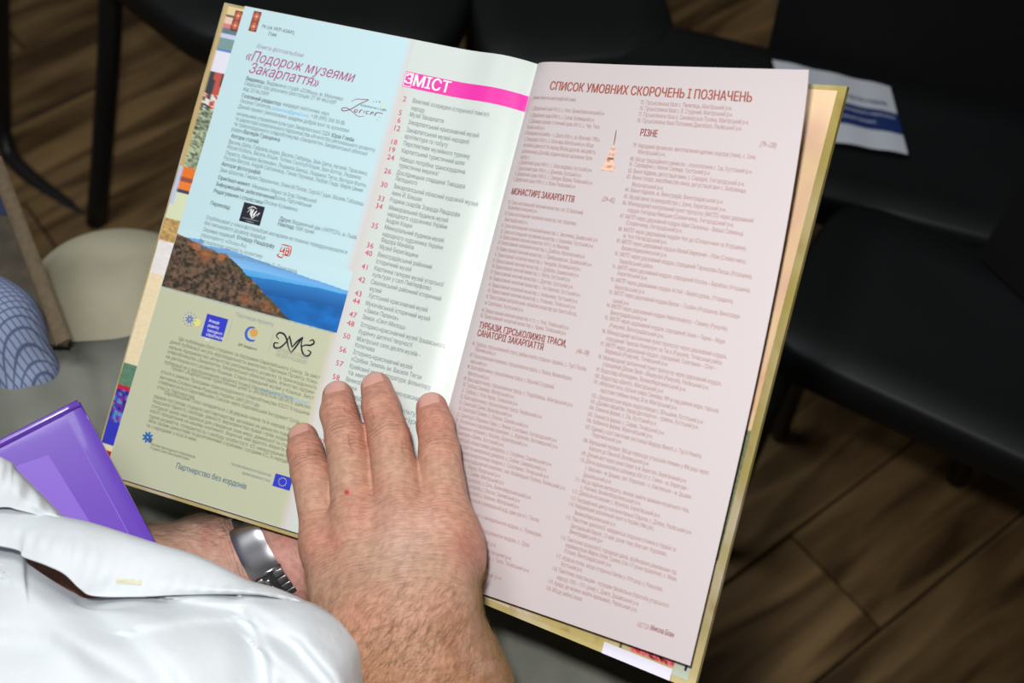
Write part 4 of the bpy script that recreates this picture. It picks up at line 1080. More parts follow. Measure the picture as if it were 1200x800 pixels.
M_nail = material('fingernail', srgb(214, 160, 146), 0.3, spec=0.5, coat=0.2)
reader = empty('person', at(200, 760, 0.85), 'person in a white shirt and steel watch, reading with one hand on the book', 'person')

J = lambda x, y, lift: at(x, y, pd(x, y) - lift)          # point that far above the left page's plane
fingers = {                                               # tip, last joint, middle joint, knuckle
 'little': ([J(355, 513, .0095), J(358, 530, .018), J(364, 552, .025), J(384, 636, .037)], [.0086, .0100, .0108, .0130]),
 'ring':   ([J(396, 464, .0095), J(397, 484, .019), J(405, 513, .028), J(422, 618, .043)], [.0088, .0102, .0110, .0140]),
 'middle': ([J(441, 454, .0095), J(446, 476, .019), J(456, 512, .029), J(474, 614, .046)], [.0088, .0102, .0110, .0145]),
 'index':  ([J(506, 478, .0095), J(510, 498, .018), J(515, 528, .027), J(524, 622, .044)], [.0088, .0100, .0108, .0140])}
carp = [J(412, 705, .062), J(440, 718, .072), J(478, 720, .078), J(512, 708, .072)]
prims = []
for (nm, (pts, rad)), cp in zip(fingers.items(), carp):
    prims += chain(pts, rad, .0025)
for (nm, (pts, rad)), cp in zip(fingers.items(), carp):
    prims.append((pts[3], cp, rad[3], .0180, .009))
K = [fingers[n][0][3] for n in ('little', 'ring', 'middle', 'index')]
for a, b in zip(K, K[1:]): prims.append((a, b, .0120, .0120, .006))
thumb = [J(504, 702, .060), J(524, 655, .040), J(522, 612, .020), J(510, 585, .0105)]
prims += chain(thumb, [.020, .0170, .0120, .0098], .012)
prims.append((J(395, 660, .040), J(405, 700, .052), .0125, .016, .012))      # heel of the hand, little-finger side
wr_c = at(472, 742, 0.622); el_c = at(545, 1010, 0.60)
for s in (-1, 1):
    prims.append((at(470 + s * 28, 738, 0.628), at(494 + s * 27, 810, 0.628), .0230, .0262, .016))
    prims.append((at(494 + s * 27, 810, 0.628), at(560 + s * 20, 1010, 0.60), .0262, .036, .018))
prims.append((at(496, 800, .632), at(560, 1010, .60), .031, .040, .02)); prims.append((at(560, 1010, .60), at(500, 1260, .54), .040, .044, .02))
# extensor tendons on the back of the hand
for a, b in ((K[1], carp[1]), (K[2], carp[2]), (K[3], carp[2])):
    up = CZ * 0.0135; prims.append((a + up * 0.7, b + up * 1.0, .0022, .0018, .006))
for k_ in K: prims.append((k_ + CZ * .0055, k_ + CZ * .0060, .0090, .0090, .008))   # knuckles
prims_top = prims

# the supporting hand and forearm beneath the book
wrist = at(322, 650, 0.772)
fore = [at(40, 770, .70), at(150, 712, .745), at(255, 676, .768), at(322, 652, .776)]
prims2 = chain(fore, [.050, .046, .0355, .0285], .01)
prims2 += [(at(300, 660, .772), at(345, 640, .778), .026, .026, .01)]
prims2 += [(at(366, 674, .768), at(340, 650, .776), .018, .022, .012), (at(318, 610, .785), at(345, 640, .778), .022, .024, .012)]
prims2 += [(at(340, 655, .770), at(392, 630, .768), .0225, .0235, .014), (at(345, 668, .7655), at(400, 655, .757), .0190, .0150, .012), (at(340, 640, .78), at(400, 600, .785), .023, .022, .014)]
th2 = [at(400, 655, .757), at(450, 640, .760), at(490, 622, .762)]
prims2 += chain(th2, [.0145, .0118, .0095], .006)
for i, (x, y) in enumerate(((520, 600), (530, 565), (520, 530), (495, 500))):
    b0 = at(420 - i * 6, 632 - i * 22, .782); b1 = at(lerp(420, x, .55), lerp(632 - i * 22, y, .55), .785); b2 = at(x, y, .775)
    prims2.append((at(370, 640 - i * 8, .782), b0, .014, .0125, .012)); prims2 += chain([b0, b1, b2], [.0115, .0100, .0088], .004)
# torso and shoulders inside the shirt, then the upper arms
torso = [(at(-60, 745, .70), at(56, 735, .695), .046, .046, .02), (at(56, 735, .695), at(60, 960, .70), .046, .070, .03)]
shirt_vol = [(at(-90, 960, .70), at(120, 1010, .69), .105, .125, .05), (at(120, 1010, .69), at(210, 1500, .58), .125, .15, .06), (at(-90, 960, .70), at(-60, 1400, .62), .105, .13, .05), (at(230, 1560, .52), at(430, 1500, .48), .085, .062, .04), (at(430, 1500, .48), at(556, 1055, .590), .060, .052, .03)]
ua1 = at(-160, 900, .72)

def skin_after(V, warm):
    """colour, crease coordinate and crease mask for the points of a hand"""
    n = len(V); base = np.tile(np.array(warm), (n, 1)); cr = np.zeros(n); cm = np.zeros(n)
    return base, cr, cm
body_o, V1, Q1 = implicit(prims_top, 0.00095, 'hand_tmp', None, None, smooth_it=3)
body_2, V2, Q2 = implicit(prims2, 0.0016, 'arm_tmp', None, None, smooth_it=3)
body_3, V3, Q3 = implicit(torso, 0.006, 'torso_tmp', None, None, smooth_it=2)
Vb = np.concatenate([V1, V2, V3]); Qb = np.concatenate([Q1, Q2 + len(V1), Q3 + len(V1) + len(V2)])
for o in (body_o, body_2, body_3):
    me_ = o.data; bpy.data.objects.remove(o, do_unlink=True); bpy.data.meshes.remove(me_)
colr = np.tile(np.array([0.50, 0.295, 0.200]), (len(Vb), 1)); crease = np.zeros(len(Vb)); cmask = np.zeros(len(Vb)); along = np.zeros(len(Vb)); across = np.zeros(len(Vb))
n1 = len(V1)
def blend(idx, w, c):
    w = np.clip(w, 0, 1)[:, None]; colr[idx] = colr[idx] * (1 - w) + np.array(c) * w
I1 = np.arange(n1); I2 = np.arange(n1, n1 + len(V2)); I3 = np.arange(n1 + len(V2), len(Vb))
pxl = 600 + F * ((V1 - CAM) @ CX) / (-(V1 - CAM) @ CZ); pyl = 400 - F * ((V1 - CAM) @ CY) / (-(V1 - CAM) @ CZ)
m1 = fbm(pxl / 26, pyl / 26, 81); m2 = fbm(pxl / 9, pyl / 9, 83); m3 = fbm(pxl / 60, pyl / 60, 85)
blend(I1, (pyl - 690) / 110, (0.40, 0.195, 0.105))                    # tanned forearm
blend(I1, (m3 - 0.5) * 2.0, (0.50, 0.22, 0.15)); blend(I1, (m1 - 0.62) * 2.2, (0.58, 0.36, 0.27)); blend(I1, (0.36 - m2) * 2.2, (0.42, 0.19, 0.12))
red = (0.58, 0.215, 0.155)
for nm, (pts, rad) in fingers.items():
    for j, (amt, rr) in enumerate(((.45, .013), (.15, .010), (.28, .009), (.25, .012))):
        d = np.linalg.norm(V1 - pts[j], axis=1); blend(I1, amt * np.exp(-((d - rad[j]) / rr).clip(0) ** 2 * 1.2), red)
    # creases across the joints
    ax = (pts[2] - pts[1]); ax /= np.linalg.norm(ax)
    for j, (am, sg, fr) in ((2, (1.0, .0042, 1400)), (1, (.7, .0016, 1500))):
        q = (V1 - pts[j]) @ ax; d = np.linalg.norm(V1 - pts[j], axis=1); m = am * np.exp(-(q / sg) ** 2) * (d < rad[j] * 2.0)
        u_ = m > cmask[:n1]; crease[:n1][u_] = (q * fr)[u_]; cmask[:n1] = np.maximum(cmask[:n1], m)
        blend(I1, m * 0.25 * (np.abs(np.sin(q * fr)) < 0.3), (0.36, 0.14, 0.09))
hx = (wr_c - K[2]); hx /= np.linalg.norm(hx); q = (V1 - K[2]) @ hx                     # fine cross lines over the back of the hand
along[:n1] = q; across[:n1] = (V1 - K[2]) @ np.cross(hx, CZ)
for (x, y, r, a, c) in ((406.5, 576.5, 3.2, 1.0, (0.45, 0.02, 0.02)), (560, 652, 20, .45, red), (392, 636, 9, .5, red), (545, 640, 14, .3, (0.42, .12, .09)), (470, 640, 34, .5, (0.62, .42, .34)), (500, 610, 20, .35, (0.62, .42, .34)), (455, 605, 18, .3, (.46, .25, .2)), (352, 612, 14, .3, red)):
    d = np.hypot(pxl - x, pyl - y); blend(I1, a * np.exp(-(d / r) ** 4 if r < 5 else -(d / r) ** 2) * (((V1 - CAM) @ CZ) > -.72), c)
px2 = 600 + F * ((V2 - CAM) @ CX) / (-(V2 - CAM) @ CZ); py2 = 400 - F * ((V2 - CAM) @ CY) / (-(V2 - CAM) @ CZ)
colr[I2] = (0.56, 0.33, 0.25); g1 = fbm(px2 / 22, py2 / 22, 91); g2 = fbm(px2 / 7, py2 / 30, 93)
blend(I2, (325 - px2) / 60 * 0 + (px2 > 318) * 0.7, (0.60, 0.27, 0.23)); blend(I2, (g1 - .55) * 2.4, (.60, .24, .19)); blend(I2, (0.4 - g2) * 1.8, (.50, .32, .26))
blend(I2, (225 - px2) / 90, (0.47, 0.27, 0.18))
a2 = wrist - fore[1]; a2 /= np.linalg.norm(a2); q2 = (V2 - wrist) @ a2; md = np.exp(-((q2 + .020) / .007) ** 2); crease[I2] = q2 * 1500; cmask[I2] = md * 1.0
blend(I2, md * 0.5 * (np.sin(q2 * 1500 + 2 * g1) > 0.6), (.42, .18, .14))
colr[I3] = (0.36, 0.17, 0.12)  # chest skin coloured darker to stand for shade inside the shirt opening
me = bpy.data.meshes.new('body'); me.vertices.add(len(Vb)); me.vertices.foreach_set('co', Vb.astype(np.float32).ravel())
me.loops.add(len(Qb) * 4); me.loops.foreach_set('vertex_index', Qb.astype(np.int32).ravel()); me.polygons.add(len(Qb)); me.polygons.foreach_set('loop_start', np.arange(0, len(Qb) * 4, 4, dtype=np.int32))
me.update(calc_edges=True)
attr_color(me, 'Col', np.clip(colr, 0, 1)); attr_float(me, 'crease', crease); attr_float(me, 'crease_mask', cmask); attr_float(me, 'along', along); attr_float(me, 'across', across)
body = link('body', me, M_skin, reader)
bvh = BVHTree.FromPolygons([Vector(v) for v in V1], [tuple(map(int, q)) for q in Q1])
bvh2 = BVHTree.FromPolygons([Vector(v) for v in V2], [tuple(map(int, q)) for q in Q2])
# fingernails, seated in the finger ends
for nm, (pts, rad) in fingers.items():
    ax = pts[0] - pts[1]; ax /= np.linalg.norm(ax); side = np.cross(ax, CZ); side /= np.linalg.norm(side); up = np.cross(side, ax)
    up = up / np.linalg.norm(up); up = up * (1 if up @ CZ > 0 else -1)
    L_, W_ = .0125, .0136
    c0 = pts[0] - ax * 0.0012
    def nail_pt(u, v):
        a = (u - 0.5) * W_ * (1 - 0.16 * (2 * v - 1) ** 2 * (v > .5)) ; b = (v - 0.5) * L_
        if v > .8: b -= (abs(2 * u - 1) ** 2) * (v - .8) * L_ * 0.9
        if v < .3: b += (abs(2 * u - 1) ** 2) * (.3 - v) * L_ * 0.9
        o = c0 + side * a + ax * b + up * 0.03
        hit = bvh.ray_cast(Vector(o), Vector(-up), 0.06)[0]
        if hit is None: return c0 + side * a + ax * b + up * math.sqrt(max(rad[0] ** 2 - a * a, 0))
        e = min(1 - abs(2 * u - 1), 1 - abs(2 * v - 1), 0.35) / 0.35
        return np.array(hit) + up * (0.00055 * e - 0.0002)
    grid(lambda u, v: nail_pt(1 - u, v), 10, 8, 'fingernail', M_nail, reader)
# hair on the forearms and the backs of the hands
def hair(bv, V, Qv, N_, sel, name, colour, length, drift):
    pts = []
    Vc = V[Qv].mean(1); e1 = V[Qv[:, 1]] - V[Qv[:, 0]]; e2 = V[Qv[:, 3]] - V[Qv[:, 0]]; nn = np.cross(e1, e2); nn /= np.linalg.norm(nn, axis=1, keepdims=True) + 1e-12
    px = 600 + F * ((Vc - CAM) @ CX) / (-(Vc - CAM) @ CZ); py = 400 - F * ((Vc - CAM) @ CY) / (-(Vc - CAM) @ CZ)
    w_ = sel(px, py, nn @ CZ); w_ = w_ / w_.sum(); ids = rng.choice(len(Vc), N_, p=w_)
    v = []; f = []
    for i in ids:
        n = nn[i]; t = drift + rng.normal(0, .28, 3); t -= n * (t @ n); t /= np.linalg.norm(t) + 1e-9; L = length * rng.uniform(.5, 1.3); p = Vc[i].copy(); s = np.cross(t, n) * 0.00007
        k = len(v); d = n * .35 + t * .9
        for j in range(4):
            w2 = 1 - j / 3.5; v += [p + s * w2, p - s * w2, p + n * 0.00009 * w2]
            p = p + d * L / 3; d = d * .85 + t * .35 - n * .18 + rng.normal(0, .12, 3)
        for j in range(3):
            for a, b in ((0, 1), (1, 2), (2, 0)): f.append((k + 3 * j + a, k + 3 * j + b, k + 3 * j + 3 + b, k + 3 * j + 3 + a))
    o = mesh(name, v, f, colour, reader, False); o['kind'] = 'stuff'
    return o
M_hair = material('body_hair', (0.30, 0.17, 0.07), 0.5); M_hair2 = material('dark_body_hair', (0.14, 0.09, 0.05), 0.5)
hair(bvh, V1, Q1, 4200, lambda x, y, z: np.where(y > 640, np.clip((y - 660) / 90, .04, 1), 0) * np.where((y < 830) & (z > -.3), 1.0, 0) * (1 + 1.5 * (np.abs(z) < .35)), 'arm_hair', M_hair, .0075, CX * 0.5 + CY * 0.8)
hair(bvh2, V2, Q2, 900, lambda x, y, z: np.where((x < 270) & (y < 660), 1.0, 0) * np.where(z > -.2, 1, 0) * np.clip((640 - y) / 40, .05, 1), 'forearm_hair', M_hair2, .011, CX * 0.9 + CY * -0.1)

# shirt
M_shirt = material('white_shirt_cotton', (0.66, 0.70, 0.725), 0.95, bump=(75, 0.0009), spec=0.08)
def loft(curves, nu, nv, name, mat, parent, thick=0.0008, disp=None):
    R = [catmull(c, nu + 1) for c in curves]; R = np.array(R)
    G = np.array([catmull(R[:, i], nv + 1) for i in range(nu + 1)])          # nu+1, nv+1, (px, py, depth)
    def fn(u, v):
        i = int(round(u * nu)); j = int(round(v * nv)); a = G[i, j]
        return at(a[0], a[1], a[2] + (disp(u, v, a[0], a[1]) if disp else 0))
    return grid(lambda u, v: fn(u, v), nu, nv, name, mat, parent, thick)
def gs(x, s): return math.exp(-(x / s) ** 2)
def seg_d(px, py, pts):
    """signed side distance from a polyline, in frame pixels"""
    best = 1e9; sg = 1
    for (x0, y0), (x1, y1) in zip(pts, pts[1:]):
        dx, dy = x1 - x0, y1 - y0; L2 = dx * dx + dy * dy; t = min(1, max(0, ((px - x0) * dx + (py - y0) * dy) / L2))
        d = math.hypot(px - x0 - t * dx, py - y0 - t * dy)
        if d < best: best = d; sg = 1 if (dx * (py - y0) - dy * (px - x0)) > 0 else -1
    return best * sg
FOLDS = [([(100, 700), (150, 735), (200, 785), (225, 840)], 9, .004), ([(205, 702), (285, 712), (303, 745), (314, 775), (318, 830)], 5, .005), ([(300, 733), (350, 752), (390, 800)], 6, .0035),
         ([(285, 702), (345, 745), (405, 815)], 8, .004), ([(312, 768), (350, 800), (380, 840)], 7, .004), ([(-40, 735), (60, 745), (150, 800)], 13, .005), ([(160, 738), (225, 728), (262, 727)], 5, .002), ([(20, 690), (90, 760), (130, 830)], 16, .004)]
def cloth_disp(u, v, px, py):
    d = 0.0
    for pts, w_, h_ in FOLDS:
        s = seg_d(px, py, pts); d += h_ * math.tanh(s / w_) * math.exp(-(s / (w_ * 4)) ** 2)
    return d * 0.85 + 0.0010 * math.sin(px * .05 + py * .03) * math.sin(px * .021 - py * .045)
implicit(shirt_vol, .006, 'shirt_body', M_shirt, reader, smooth_it=2)
shirt = loft([[(-120, 628, 0.6390), (10, 640, 0.6240), (34, 661, 0.6180), (60, 679, 0.6160), (86, 694, 0.6160), (110, 701, 0.6160), (180, 690, 0.6140), (250, 690, 0.6160), (320, 698, 0.6204), (370.2, 708, 0.6234), (424.5, 745, 0.6310), (442, 790, 0.6410), (452, 850, 0.6460)],
              [(-120, 650, 0.6160), (10, 660, 0.6020), (34, 680, 0.5980), (60, 695, 0.5960), (86, 706, 0.5940), (110, 712, 0.5940), (180, 702, 0.5980), (250, 700, 0.6020), (318.6, 704, 0.6047), (366.3, 713, 0.6061), (420.2, 748, 0.6120), (435, 790, 0.6200), (442, 850, 0.6260)],
              [(-120, 690, 0.5900), (10, 700, 0.5820), (40, 712, 0.5800), (80, 728, 0.5760), (130, 735, 0.5740), (180, 725, 0.5760), (230, 722, 0.5820), (280, 722, 0.5880), (324.6, 728, 0.5896), (365.5, 742, 0.5878), (404.8, 768, 0.5890), (421, 800, 0.5970), (433, 850, 0.6040)],
              [(-120, 790, 0.5600), (0, 790, 0.5550), (60, 792, 0.5520), (120, 794, 0.5500), (170, 794, 0.5500), (220, 792, 0.5520), (260, 790, 0.5580), (295, 790, 0.5640), (328.6, 792, 0.5651), (357.3, 800, 0.5662), (388.6, 815, 0.5700), (410, 840, 0.5800), (426, 880, 0.5880)],
              [(-120, 940, 0.5400), (0, 940, 0.5350), (60, 940, 0.5300), (120, 940, 0.5300), (170, 940, 0.5300), (220, 940, 0.5300), (260, 940, 0.5350), (295, 940, 0.5400), (328.6, 940, 0.5431), (357.3, 940, 0.5462), (388.6, 945, 0.5520), (410, 950, 0.5620), (426, 960, 0.5720)],
              [(-120, 1150, 0.5600), (0, 1150, 0.5500), (60, 1150, 0.5500), (120, 1150, 0.5500), (170, 1150, 0.5500), (220, 1150, 0.5500), (260, 1150, 0.5550), (295, 1150, 0.5600), (328.6, 1150, 0.5631), (357.3, 1150, 0.5612), (388.6, 1150, 0.5620), (410, 1150, 0.5720), (426, 1150, 0.5820)]],
             150, 110, 'shirt', M_shirt, reader, 0.0009, cloth_disp)
# overlapping button placket with its buttonhole, and the collar end
top_edge = [(-120, 600, 0.6320), (0, 592, 0.6220), (45, 600, 0.6160), (74, 607, 0.6140), (112, 616, 0.6120), (180, 638, 0.6100), (220, 650, 0.6090), (252, 663, 0.6090), (288, 680, 0.6100), (324, 690, 0.6130), (360, 706, 0.6180), (384, 728, 0.6240), (402, 750, 0.6320)]
low_edge = [(-120, 622, .612), (9, 641, .598), (27, 652, .592), (52, 661, .588), (75, 672, .588), (93, 689, .590), (110, 698, .592), (160, 699, .592), (205, 697, .594), (258, 696, .598), (310, 698, .606), (350, 706, .617), (392, 742, .634)]
mid = [((a[0] + b[0]) / 2, (a[1] + b[1]) / 2 - 1, (a[2] + b[2]) / 2 - .006) for a, b in zip(top_edge, low_edge)]
def plk(u, v, px, py): return 0.0005 * math.sin(px * .35 + py * .1) * gs(v - .72, .12) + 0.001 * math.sin(px * .06)
placket = loft([[(p[0], p[1] - 1, p[2] + .025) for p in top_edge], top_edge, mid, low_edge], 130, 26, 'placket', M_shirt, reader, 0.0013, plk)
collar = loft([[(-120, 560, 0.6505), (-20, 537, 0.6406), (12, 541, 0.6384), (22, 552, 0.6373), (48, 578, 0.6351), (76, 606, 0.6312)],
               [(-120, 560, 0.6312), (-20, 537, 0.6230), (10, 542, 0.6213), (19, 554, 0.6208), (44, 579, 0.6197), (72, 606, 0.6197)],
               [(-120, 580, 0.6186), (-20, 565, 0.6120), (8, 566, 0.6103), (18, 575, 0.6103), (40, 590, 0.6120), (70, 607, 0.6148)],
               [(-120, 605, 0.6164), (-20, 596, 0.6109), (8, 594, 0.6092), (20, 597, 0.6098), (40, 602, 0.6120), (68, 611, 0.6159)]], 60, 24, 'collar', M_shirt, reader, 0.0014,
              lambda u, v, px, py: 0.0018 * math.sin((px + py * .3) * .22) * gs(v - .5, .3))
M_thread = material('buttonhole_thread', srgb(214, 210, 184), 0.8)
bm = bmesh.new()
_pb = BVHTree.FromPolygons([v.co for v in placket.data.vertices], [tuple(p.vertices) for p in placket.data.polygons])
for i in range(26):
    x = lerp(137, 165, i / 25); y = lerp(680.2, 682.3, i / 25)
    for s in (-1, 1):
        dd_ = at(x, y + s * 1.2, 1.0) - CAM; h_ = _pb.ray_cast(Vector(CAM), Vector(dd_).normalized())[0]
        rbox(bm, np.array(h_) + CZ * 0.0001, (.0007, .0013, .0006), None, .0001, 1)
bh = from_bm('buttonhole', bm, M_thread, placket, True)

# trousers
M_trouser = material('grey_green_trouser_cloth', srgb(134, 136, 126), 0.9, bump=(1600, .0003), spec=0.15, noise=(40, .06))
rt = [at(-220, 660, .84), at(-60, 600, .90), at(70, 553, .945), at(250, 500, .99), at(430, 430, 1.03)]
tp = chain(rt, [.11, .100, .090, .080, .070], .02)
tp += ridges(tp, [[(58, 400), (84, 425), (102, 462), (112, 520)], [(-20, 420), (30, 450), (44, 500), (40, 560)], [(70, 450), (66, 500), (80, 560)], [(150, 410), (144, 450), (148, 500)]], .006)
lt = [at(640, 1250, .66), at(655, 900, .84), at(640, 760, .93), at(622, 600, 1.00)]
tp2 = chain(lt, [.10, .100, .088, .078], .02)
tp2 += ridges(tp2, [[(690, 700), (700, 750), (706, 830)], [(632, 690), (640, 750), (655, 840)], [(585, 700), (590, 750), (600, 840)], [(728, 720), (738, 770), (744, 840)]], .007)
# lower legs and the seat join the two thighs
tp += [(rt[-1], on(430, 330, 0.12), .068, .055, .03), (lt[0], rt[0], .11, .11, .05)]
tp2 += [(lt[-1], on(640, 470, 0.12), .075, .055, .03)]
_t, Vt, Qt = implicit(tp + tp2, 0.0045, 'trousers', M_trouser, reader, smooth_it=2)
# ------------------------------------------------------------------ steel bracelet watch on the supporting wrist
M_steel = material('brushed_steel', (0.50, 0.49, 0.51), 0.34, metal=1.0); M_steel2 = material('polished_steel', (0.72, 0.71, 0.74), 0.26, metal=1.0); M_dark = material('dark_gap', (0.02, 0.02, 0.022), 0.6)
WC = at(320, 652, .772); wa = at(365, 629, .772) - at(300, 667, .772); wa /= np.linalg.norm(wa)      # axis of the arm
wb = np.cross(CZ, wa); wb /= np.linalg.norm(wb); wb = wb * (1 if wb @ CY < 0 else -1)          # across the arm, down in view
wc = np.cross(wa, wb); wc = wc * (1 if wc @ CZ > 0 else -1)
RA, RB = .0360, .0335
def wp(th, s=0.0, h=0.0):                    # th 0 faces the camera, positive towards the lower edge
    return WC + wb * math.sin(th) * (RA + h) + wc * math.cos(th) * (RB + h) + wa * s
def wfr(th):
    t = wb * math.cos(th) * RA - wc * math.sin(th) * RB; t /= np.linalg.norm(t); n = np.cross(wa, t); n = n * (1 if n @ (wp(th) - WC) > 0 else -1)
    return np.stack([wa, t, n], 1)
watch = empty('wristwatch', WC, 'steel bracelet wristwatch on the wrist under the book, clasp side up', 'watch')
ang = []; th = 0.22
per = 0.0046
def link_mesh(name, wd, mat, hgt=.0024, ln=per * .90):
    bm = bmesh.new(); rbox(bm, (0, 0, 0), (wd, ln, hgt), None, .0007, 2); me = bpy.data.meshes.new(name); bm.to_mesh(me); bm.free(); me.materials.append(mat)
    me.polygons.foreach_set('use_smooth', [True] * len(me.polygons)); return me
lo_ = link_mesh('outer_link', .0058, M_steel); lm_ = link_mesh('middle_link', .0030, M_steel2, .0027)
def place(me, name, th, s, h=0.0):
    o = bpy.data.objects.new(name, me); COL.objects.link(o); R = Matrix(wfr(th).tolist()); o.parent = watch
    M = Matrix.Translation(Vector(wp(th, s, h))) @ R.to_4x4(); o.matrix_parent_inverse = world_of(watch).inverted(); o.matrix_world = M
    o.matrix_basis = M
    return o
i = 0
while th < 2 * math.pi - 0.95 - 0.1:
    if not (math.pi - .62 < th < math.pi + .62):
        for s in (-.0062, .0062): place(lo_, 'outer_link', th, s)
        place(lm_, 'middle_link', th + per * .5 / RA, -.0018 + .0036 * (i % 2) * 0, .0001)
        place(lm_, 'middle_link', th, -.0000, -.0004) if False else None
    th += per / (0.5 * (RA + RB)); i += 1
bm = bmesh.new(); n = 14
def clasp(u, v):
    t = lerp(-.80, .10, u); s = (v - .5) * .0185
    return wp(t, s, .0016 + .0006 * (1 - (2 * u - 1) ** 4) - .0004 * abs(2 * v - 1) ** 6)
grid(lambda u, v: clasp(u, 1 - v), 16, 8, 'clasp', M_steel2, watch, .0018)
grid(lambda u, v: wp(lerp(-1.0, math.pi - .6, u), (v - .5) * .0140, -.0010), 40, 4, 'link_gap_shade', M_dark, watch, .0006)  # dark sheet behind the links, standing for the shade in their gaps
grid(lambda u, v: wp(lerp(math.pi + .6, 2 * math.pi - 1.0, u), (v - .5) * .0140, -.0010), 20, 4, 'link_gap_shade', M_dark, watch, .0006)
bm = bmesh.new(); c = wp(math.pi, 0, .004); rbox(bm, c, (.034, .036, .009), wfr(math.pi), .004, 3); from_bm('watch_case', bm, M_steel2, watch, True)
for t in (.12,):
    bm = bmesh.new(); tube(bm, [wp(t, -.0092, .0006), wp(t, .0098, .0006)], .0011, 10); from_bm('hinge_pin', bm, M_steel2, watch, True)
# ------------------------------------------------------------------ purple folder
M_purple = material('purple_plastic', srgb(112, 72, 188), 0.22, spec=0.5, coat=0.35); M_purple_d = material('deep_purple_plastic', srgb(98, 56, 180), 0.25, spec=0.5, coat=0.3); M_lilac = material('lilac_sheet', srgb(132, 92, 206), 0.3, spec=0.5, coat=0.2)
folder = empty('folder', at(60, 600, .70), 'translucent purple plastic folder tucked under the shirt front', 'folder')
FA, FB, FC, FD = at(-110, 574, .690), at(92, 471, .722), at(210, 690, .688), at(8, 800, .662)
fn_ = np.cross(FB - FA, FA - FD); fn_ /= np.linalg.norm(fn_); fn_ = fn_ * (1 if fn_ @ CZ > 0 else -1)
def fo(u, v, h=0.0):
    a = FA + (FB - FA) * u; b = FD + (FC - FD) * u; r = 0.0
    return a + (b - a) * v + fn_ * h
def cover(u, v):                              # edges roll down over a 5 mm thick block
    e = .018; f_ = .030; hh = 0.0
    if v < e: hh -= .0042 * (1 - v / e) ** 2
    if u > 1 - f_: hh -= .0008 * ((u - 1 + f_) / f_) ** 2
    return fo(u, v, hh)
grid(lambda u, v: cover(u, v), 60, 60, 'front_cover', M_purple, folder, .0008)
grid(lambda u, v: fo(u, v, -.0052), 4, 4, 'back_cover', M_purple_d, folder, .0008)
grid(lambda u, v: fo(1 - .0 + 0.003 * math.sin(math.pi * u), 1 - v, -.0004 - .0048 * u), 6, 10, 'spine_gusset', M_purple_d, folder, .0006)
grid(lambda u, v: fo(lerp(.905, .998, u), lerp(.028, 1, v), .0003 + .0002 * math.sin(math.pi * u)), 6, 20, 'edge_strip', M_purple_d, folder)
grid(lambda u, v: fo(lerp(.900, .906, u), lerp(.06, 1, v), .0008), 2, 20, 'weld_line', M_lilac, folder)
LA, LB = at(4, 549, .6935), at(57, 534, .6935)
def prj(px, py, h=0.0004):                    # point of the cover under a pixel
    u = v = .5
    def pr(u, v): q = fo(u, v) - CAM; z = -(q @ CZ); return np.array([600 + F * (q @ CX) / z - px, 400 - F * (q @ CY) / z - py])
    for _ in range(25):
        f0 = pr(u, v); Jm = np.array([(pr(u + 1e-4, v) - f0) / 1e-4, (pr(u, v + 1e-4) - f0) / 1e-4]).T; du = np.linalg.solve(Jm, f0); u -= du[0]; v -= du[1]
    return fo(u, v, h)
q4 = [prj(2, 552), prj(57, 533), prj(60, 700), prj(160, 700)]
grid(lambda u, v: q4[0] * (1 - u) * (1 - v) + q4[1] * u * (1 - v) + q4[2] * (1 - u) * v + q4[3] * u * v, 8, 12, 'inner_sheet', M_lilac, folder)

bm = bmesh.new(); tube(bm, [fo(t, 0.006, .0004) for t in np.linspace(0.25, 1.0, 12)], .0021, 12); from_bm('rolled_edge', bm, M_purple, folder, True)
# ------------------------------------------------------------------ the neighbour: light trousers, checked shirt, a book of their own
neighbour = empty('person', on(60, 420, .30), 'neighbour in beige trousers and a blue checked shirt at the left edge', 'person')
M_beige = material('beige_trouser_cloth', srgb(196, 190, 164), 0.9, bump=(1500, .0003), spec=0.1, noise=(30, .05))
kn = at(150, 392, 1.12)
np_ = [(at(118, 362, 1.12), at(60, 600, 1.0), .060, .075, .05), (at(185, 372, 1.13), at(170, 600, 1.0), .060, .075, .05), (kn, at(90, 620, .98), .078, .095, .03), (kn, on(190, 330, .10), .076, .055, .03), (at(90, 620, .98), at(40, 900, .88), .095, .12, .03)]
np_ += ridges(np_, [[(78, 312), (76, 350), (84, 400)], [(140, 318), (132, 355), (122, 400)], [(104, 300), (106, 350), (100, 410)], [(165, 310), (160, 350), (150, 400)]], .015, .014, .45)

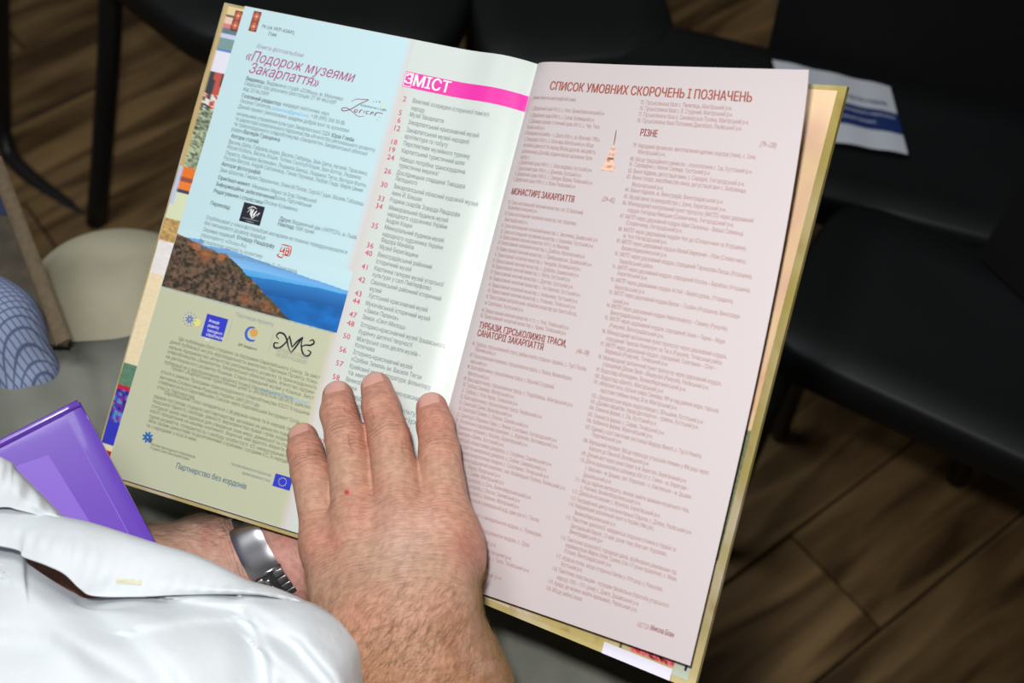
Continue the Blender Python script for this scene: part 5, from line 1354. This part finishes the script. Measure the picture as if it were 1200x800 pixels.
implicit(np_, .0045, 'trousers', M_beige, neighbour, smooth_it=2)
M_check = bpy.data.materials.new('blue_check_cotton'); M_check.use_nodes = True; _nt = M_check.node_tree; _p = _nt.nodes['Principled BSDF']; _p.inputs['Roughness'].default_value = .85
_tc = _nt.nodes.new('ShaderNodeTexCoord'); _r = _nt.nodes.new('ShaderNodeMapping'); _r.inputs['Rotation'].default_value = (0.3, 0.2, 0.6); _nt.links.new(_tc.outputs['Object'], _r.inputs['Vector'])
_w = []
for ax in ('X', 'Y'):
    wv = _nt.nodes.new('ShaderNodeTexWave'); wv.bands_direction = ax; wv.inputs['Scale'].default_value = 95 if ax == 'X' else 70; wv.inputs['Distortion'].default_value = .3
    _nt.links.new(_r.outputs[0], wv.inputs['Vector']); rp = _nt.nodes.new('ShaderNodeMapRange'); rp.inputs[1].default_value = .78; rp.inputs[2].default_value = .98; _nt.links.new(wv.outputs['Fac'], rp.inputs[0]); _w.append(rp)
_mx = _nt.nodes.new('ShaderNodeMath'); _mx.operation = 'MAXIMUM'; _nt.links.new(_w[0].outputs[0], _mx.inputs[0]); _nt.links.new(_w[1].outputs[0], _mx.inputs[1])
_mc = _nt.nodes.new('ShaderNodeMix'); _mc.data_type = 'RGBA'; _mc.inputs[6].default_value = (*srgb(160, 174, 206), 1); _mc.inputs[7].default_value = (*srgb(92, 104, 142), 1)
_nt.links.new(_mx.outputs[0], _mc.inputs[0]); _nt.links.new(_mc.outputs[2], _p.inputs['Base Color'])
sp = [(at(-100, 330, .88), at(-12, 388, .885), .036, .033, .02), (at(-12, 388, .885), at(26, 440, .89), .033, .026, .015), (at(-190, 320, .90), at(-100, 330, .88), .07, .038, .02)]
implicit(sp, .003, 'shirt', M_check, neighbour, smooth_it=2)
hb = empty('book', at(20, 300, .95), 'dark closed book held by the neighbour at the left edge, seen edge on', 'book')
HC = [at(-2, 190, .98), at(79, 404, .885), at(-170, 170, 1.0), at(-70, 400, .90)]
M_hbk = material('dark_brown_cover', srgb(72, 62, 46), 0.6, noise=(60, .4)); M_hbe = material('worn_page_edges', srgb(112, 96, 74), 0.8, noise=(200, .15)); M_hbb = material('dark_blue_cover_print', srgb(20, 34, 74), 0.5)
def hq(u, v, h=0.0):
    a = HC[0] + (HC[2] - HC[0]) * u; b = HC[1] + (HC[3] - HC[1]) * u; return a + (b - a) * v + CZ * h
grid(lambda u, v: hq(1 - u, v), 10, 10, 'cover', M_hbk, hb, .003)
grid(lambda u, v: hq(-.004 + .017 * u, v, .0012 + .001 * math.sin(math.pi * u)), 3, 20, 'fore_edge', M_hbe, hb, .006)
grid(lambda u, v: hq(.08 + .8 * u, .02 + .30 * v, .0006), 6, 6, 'blue_panel', M_hbb, hb)
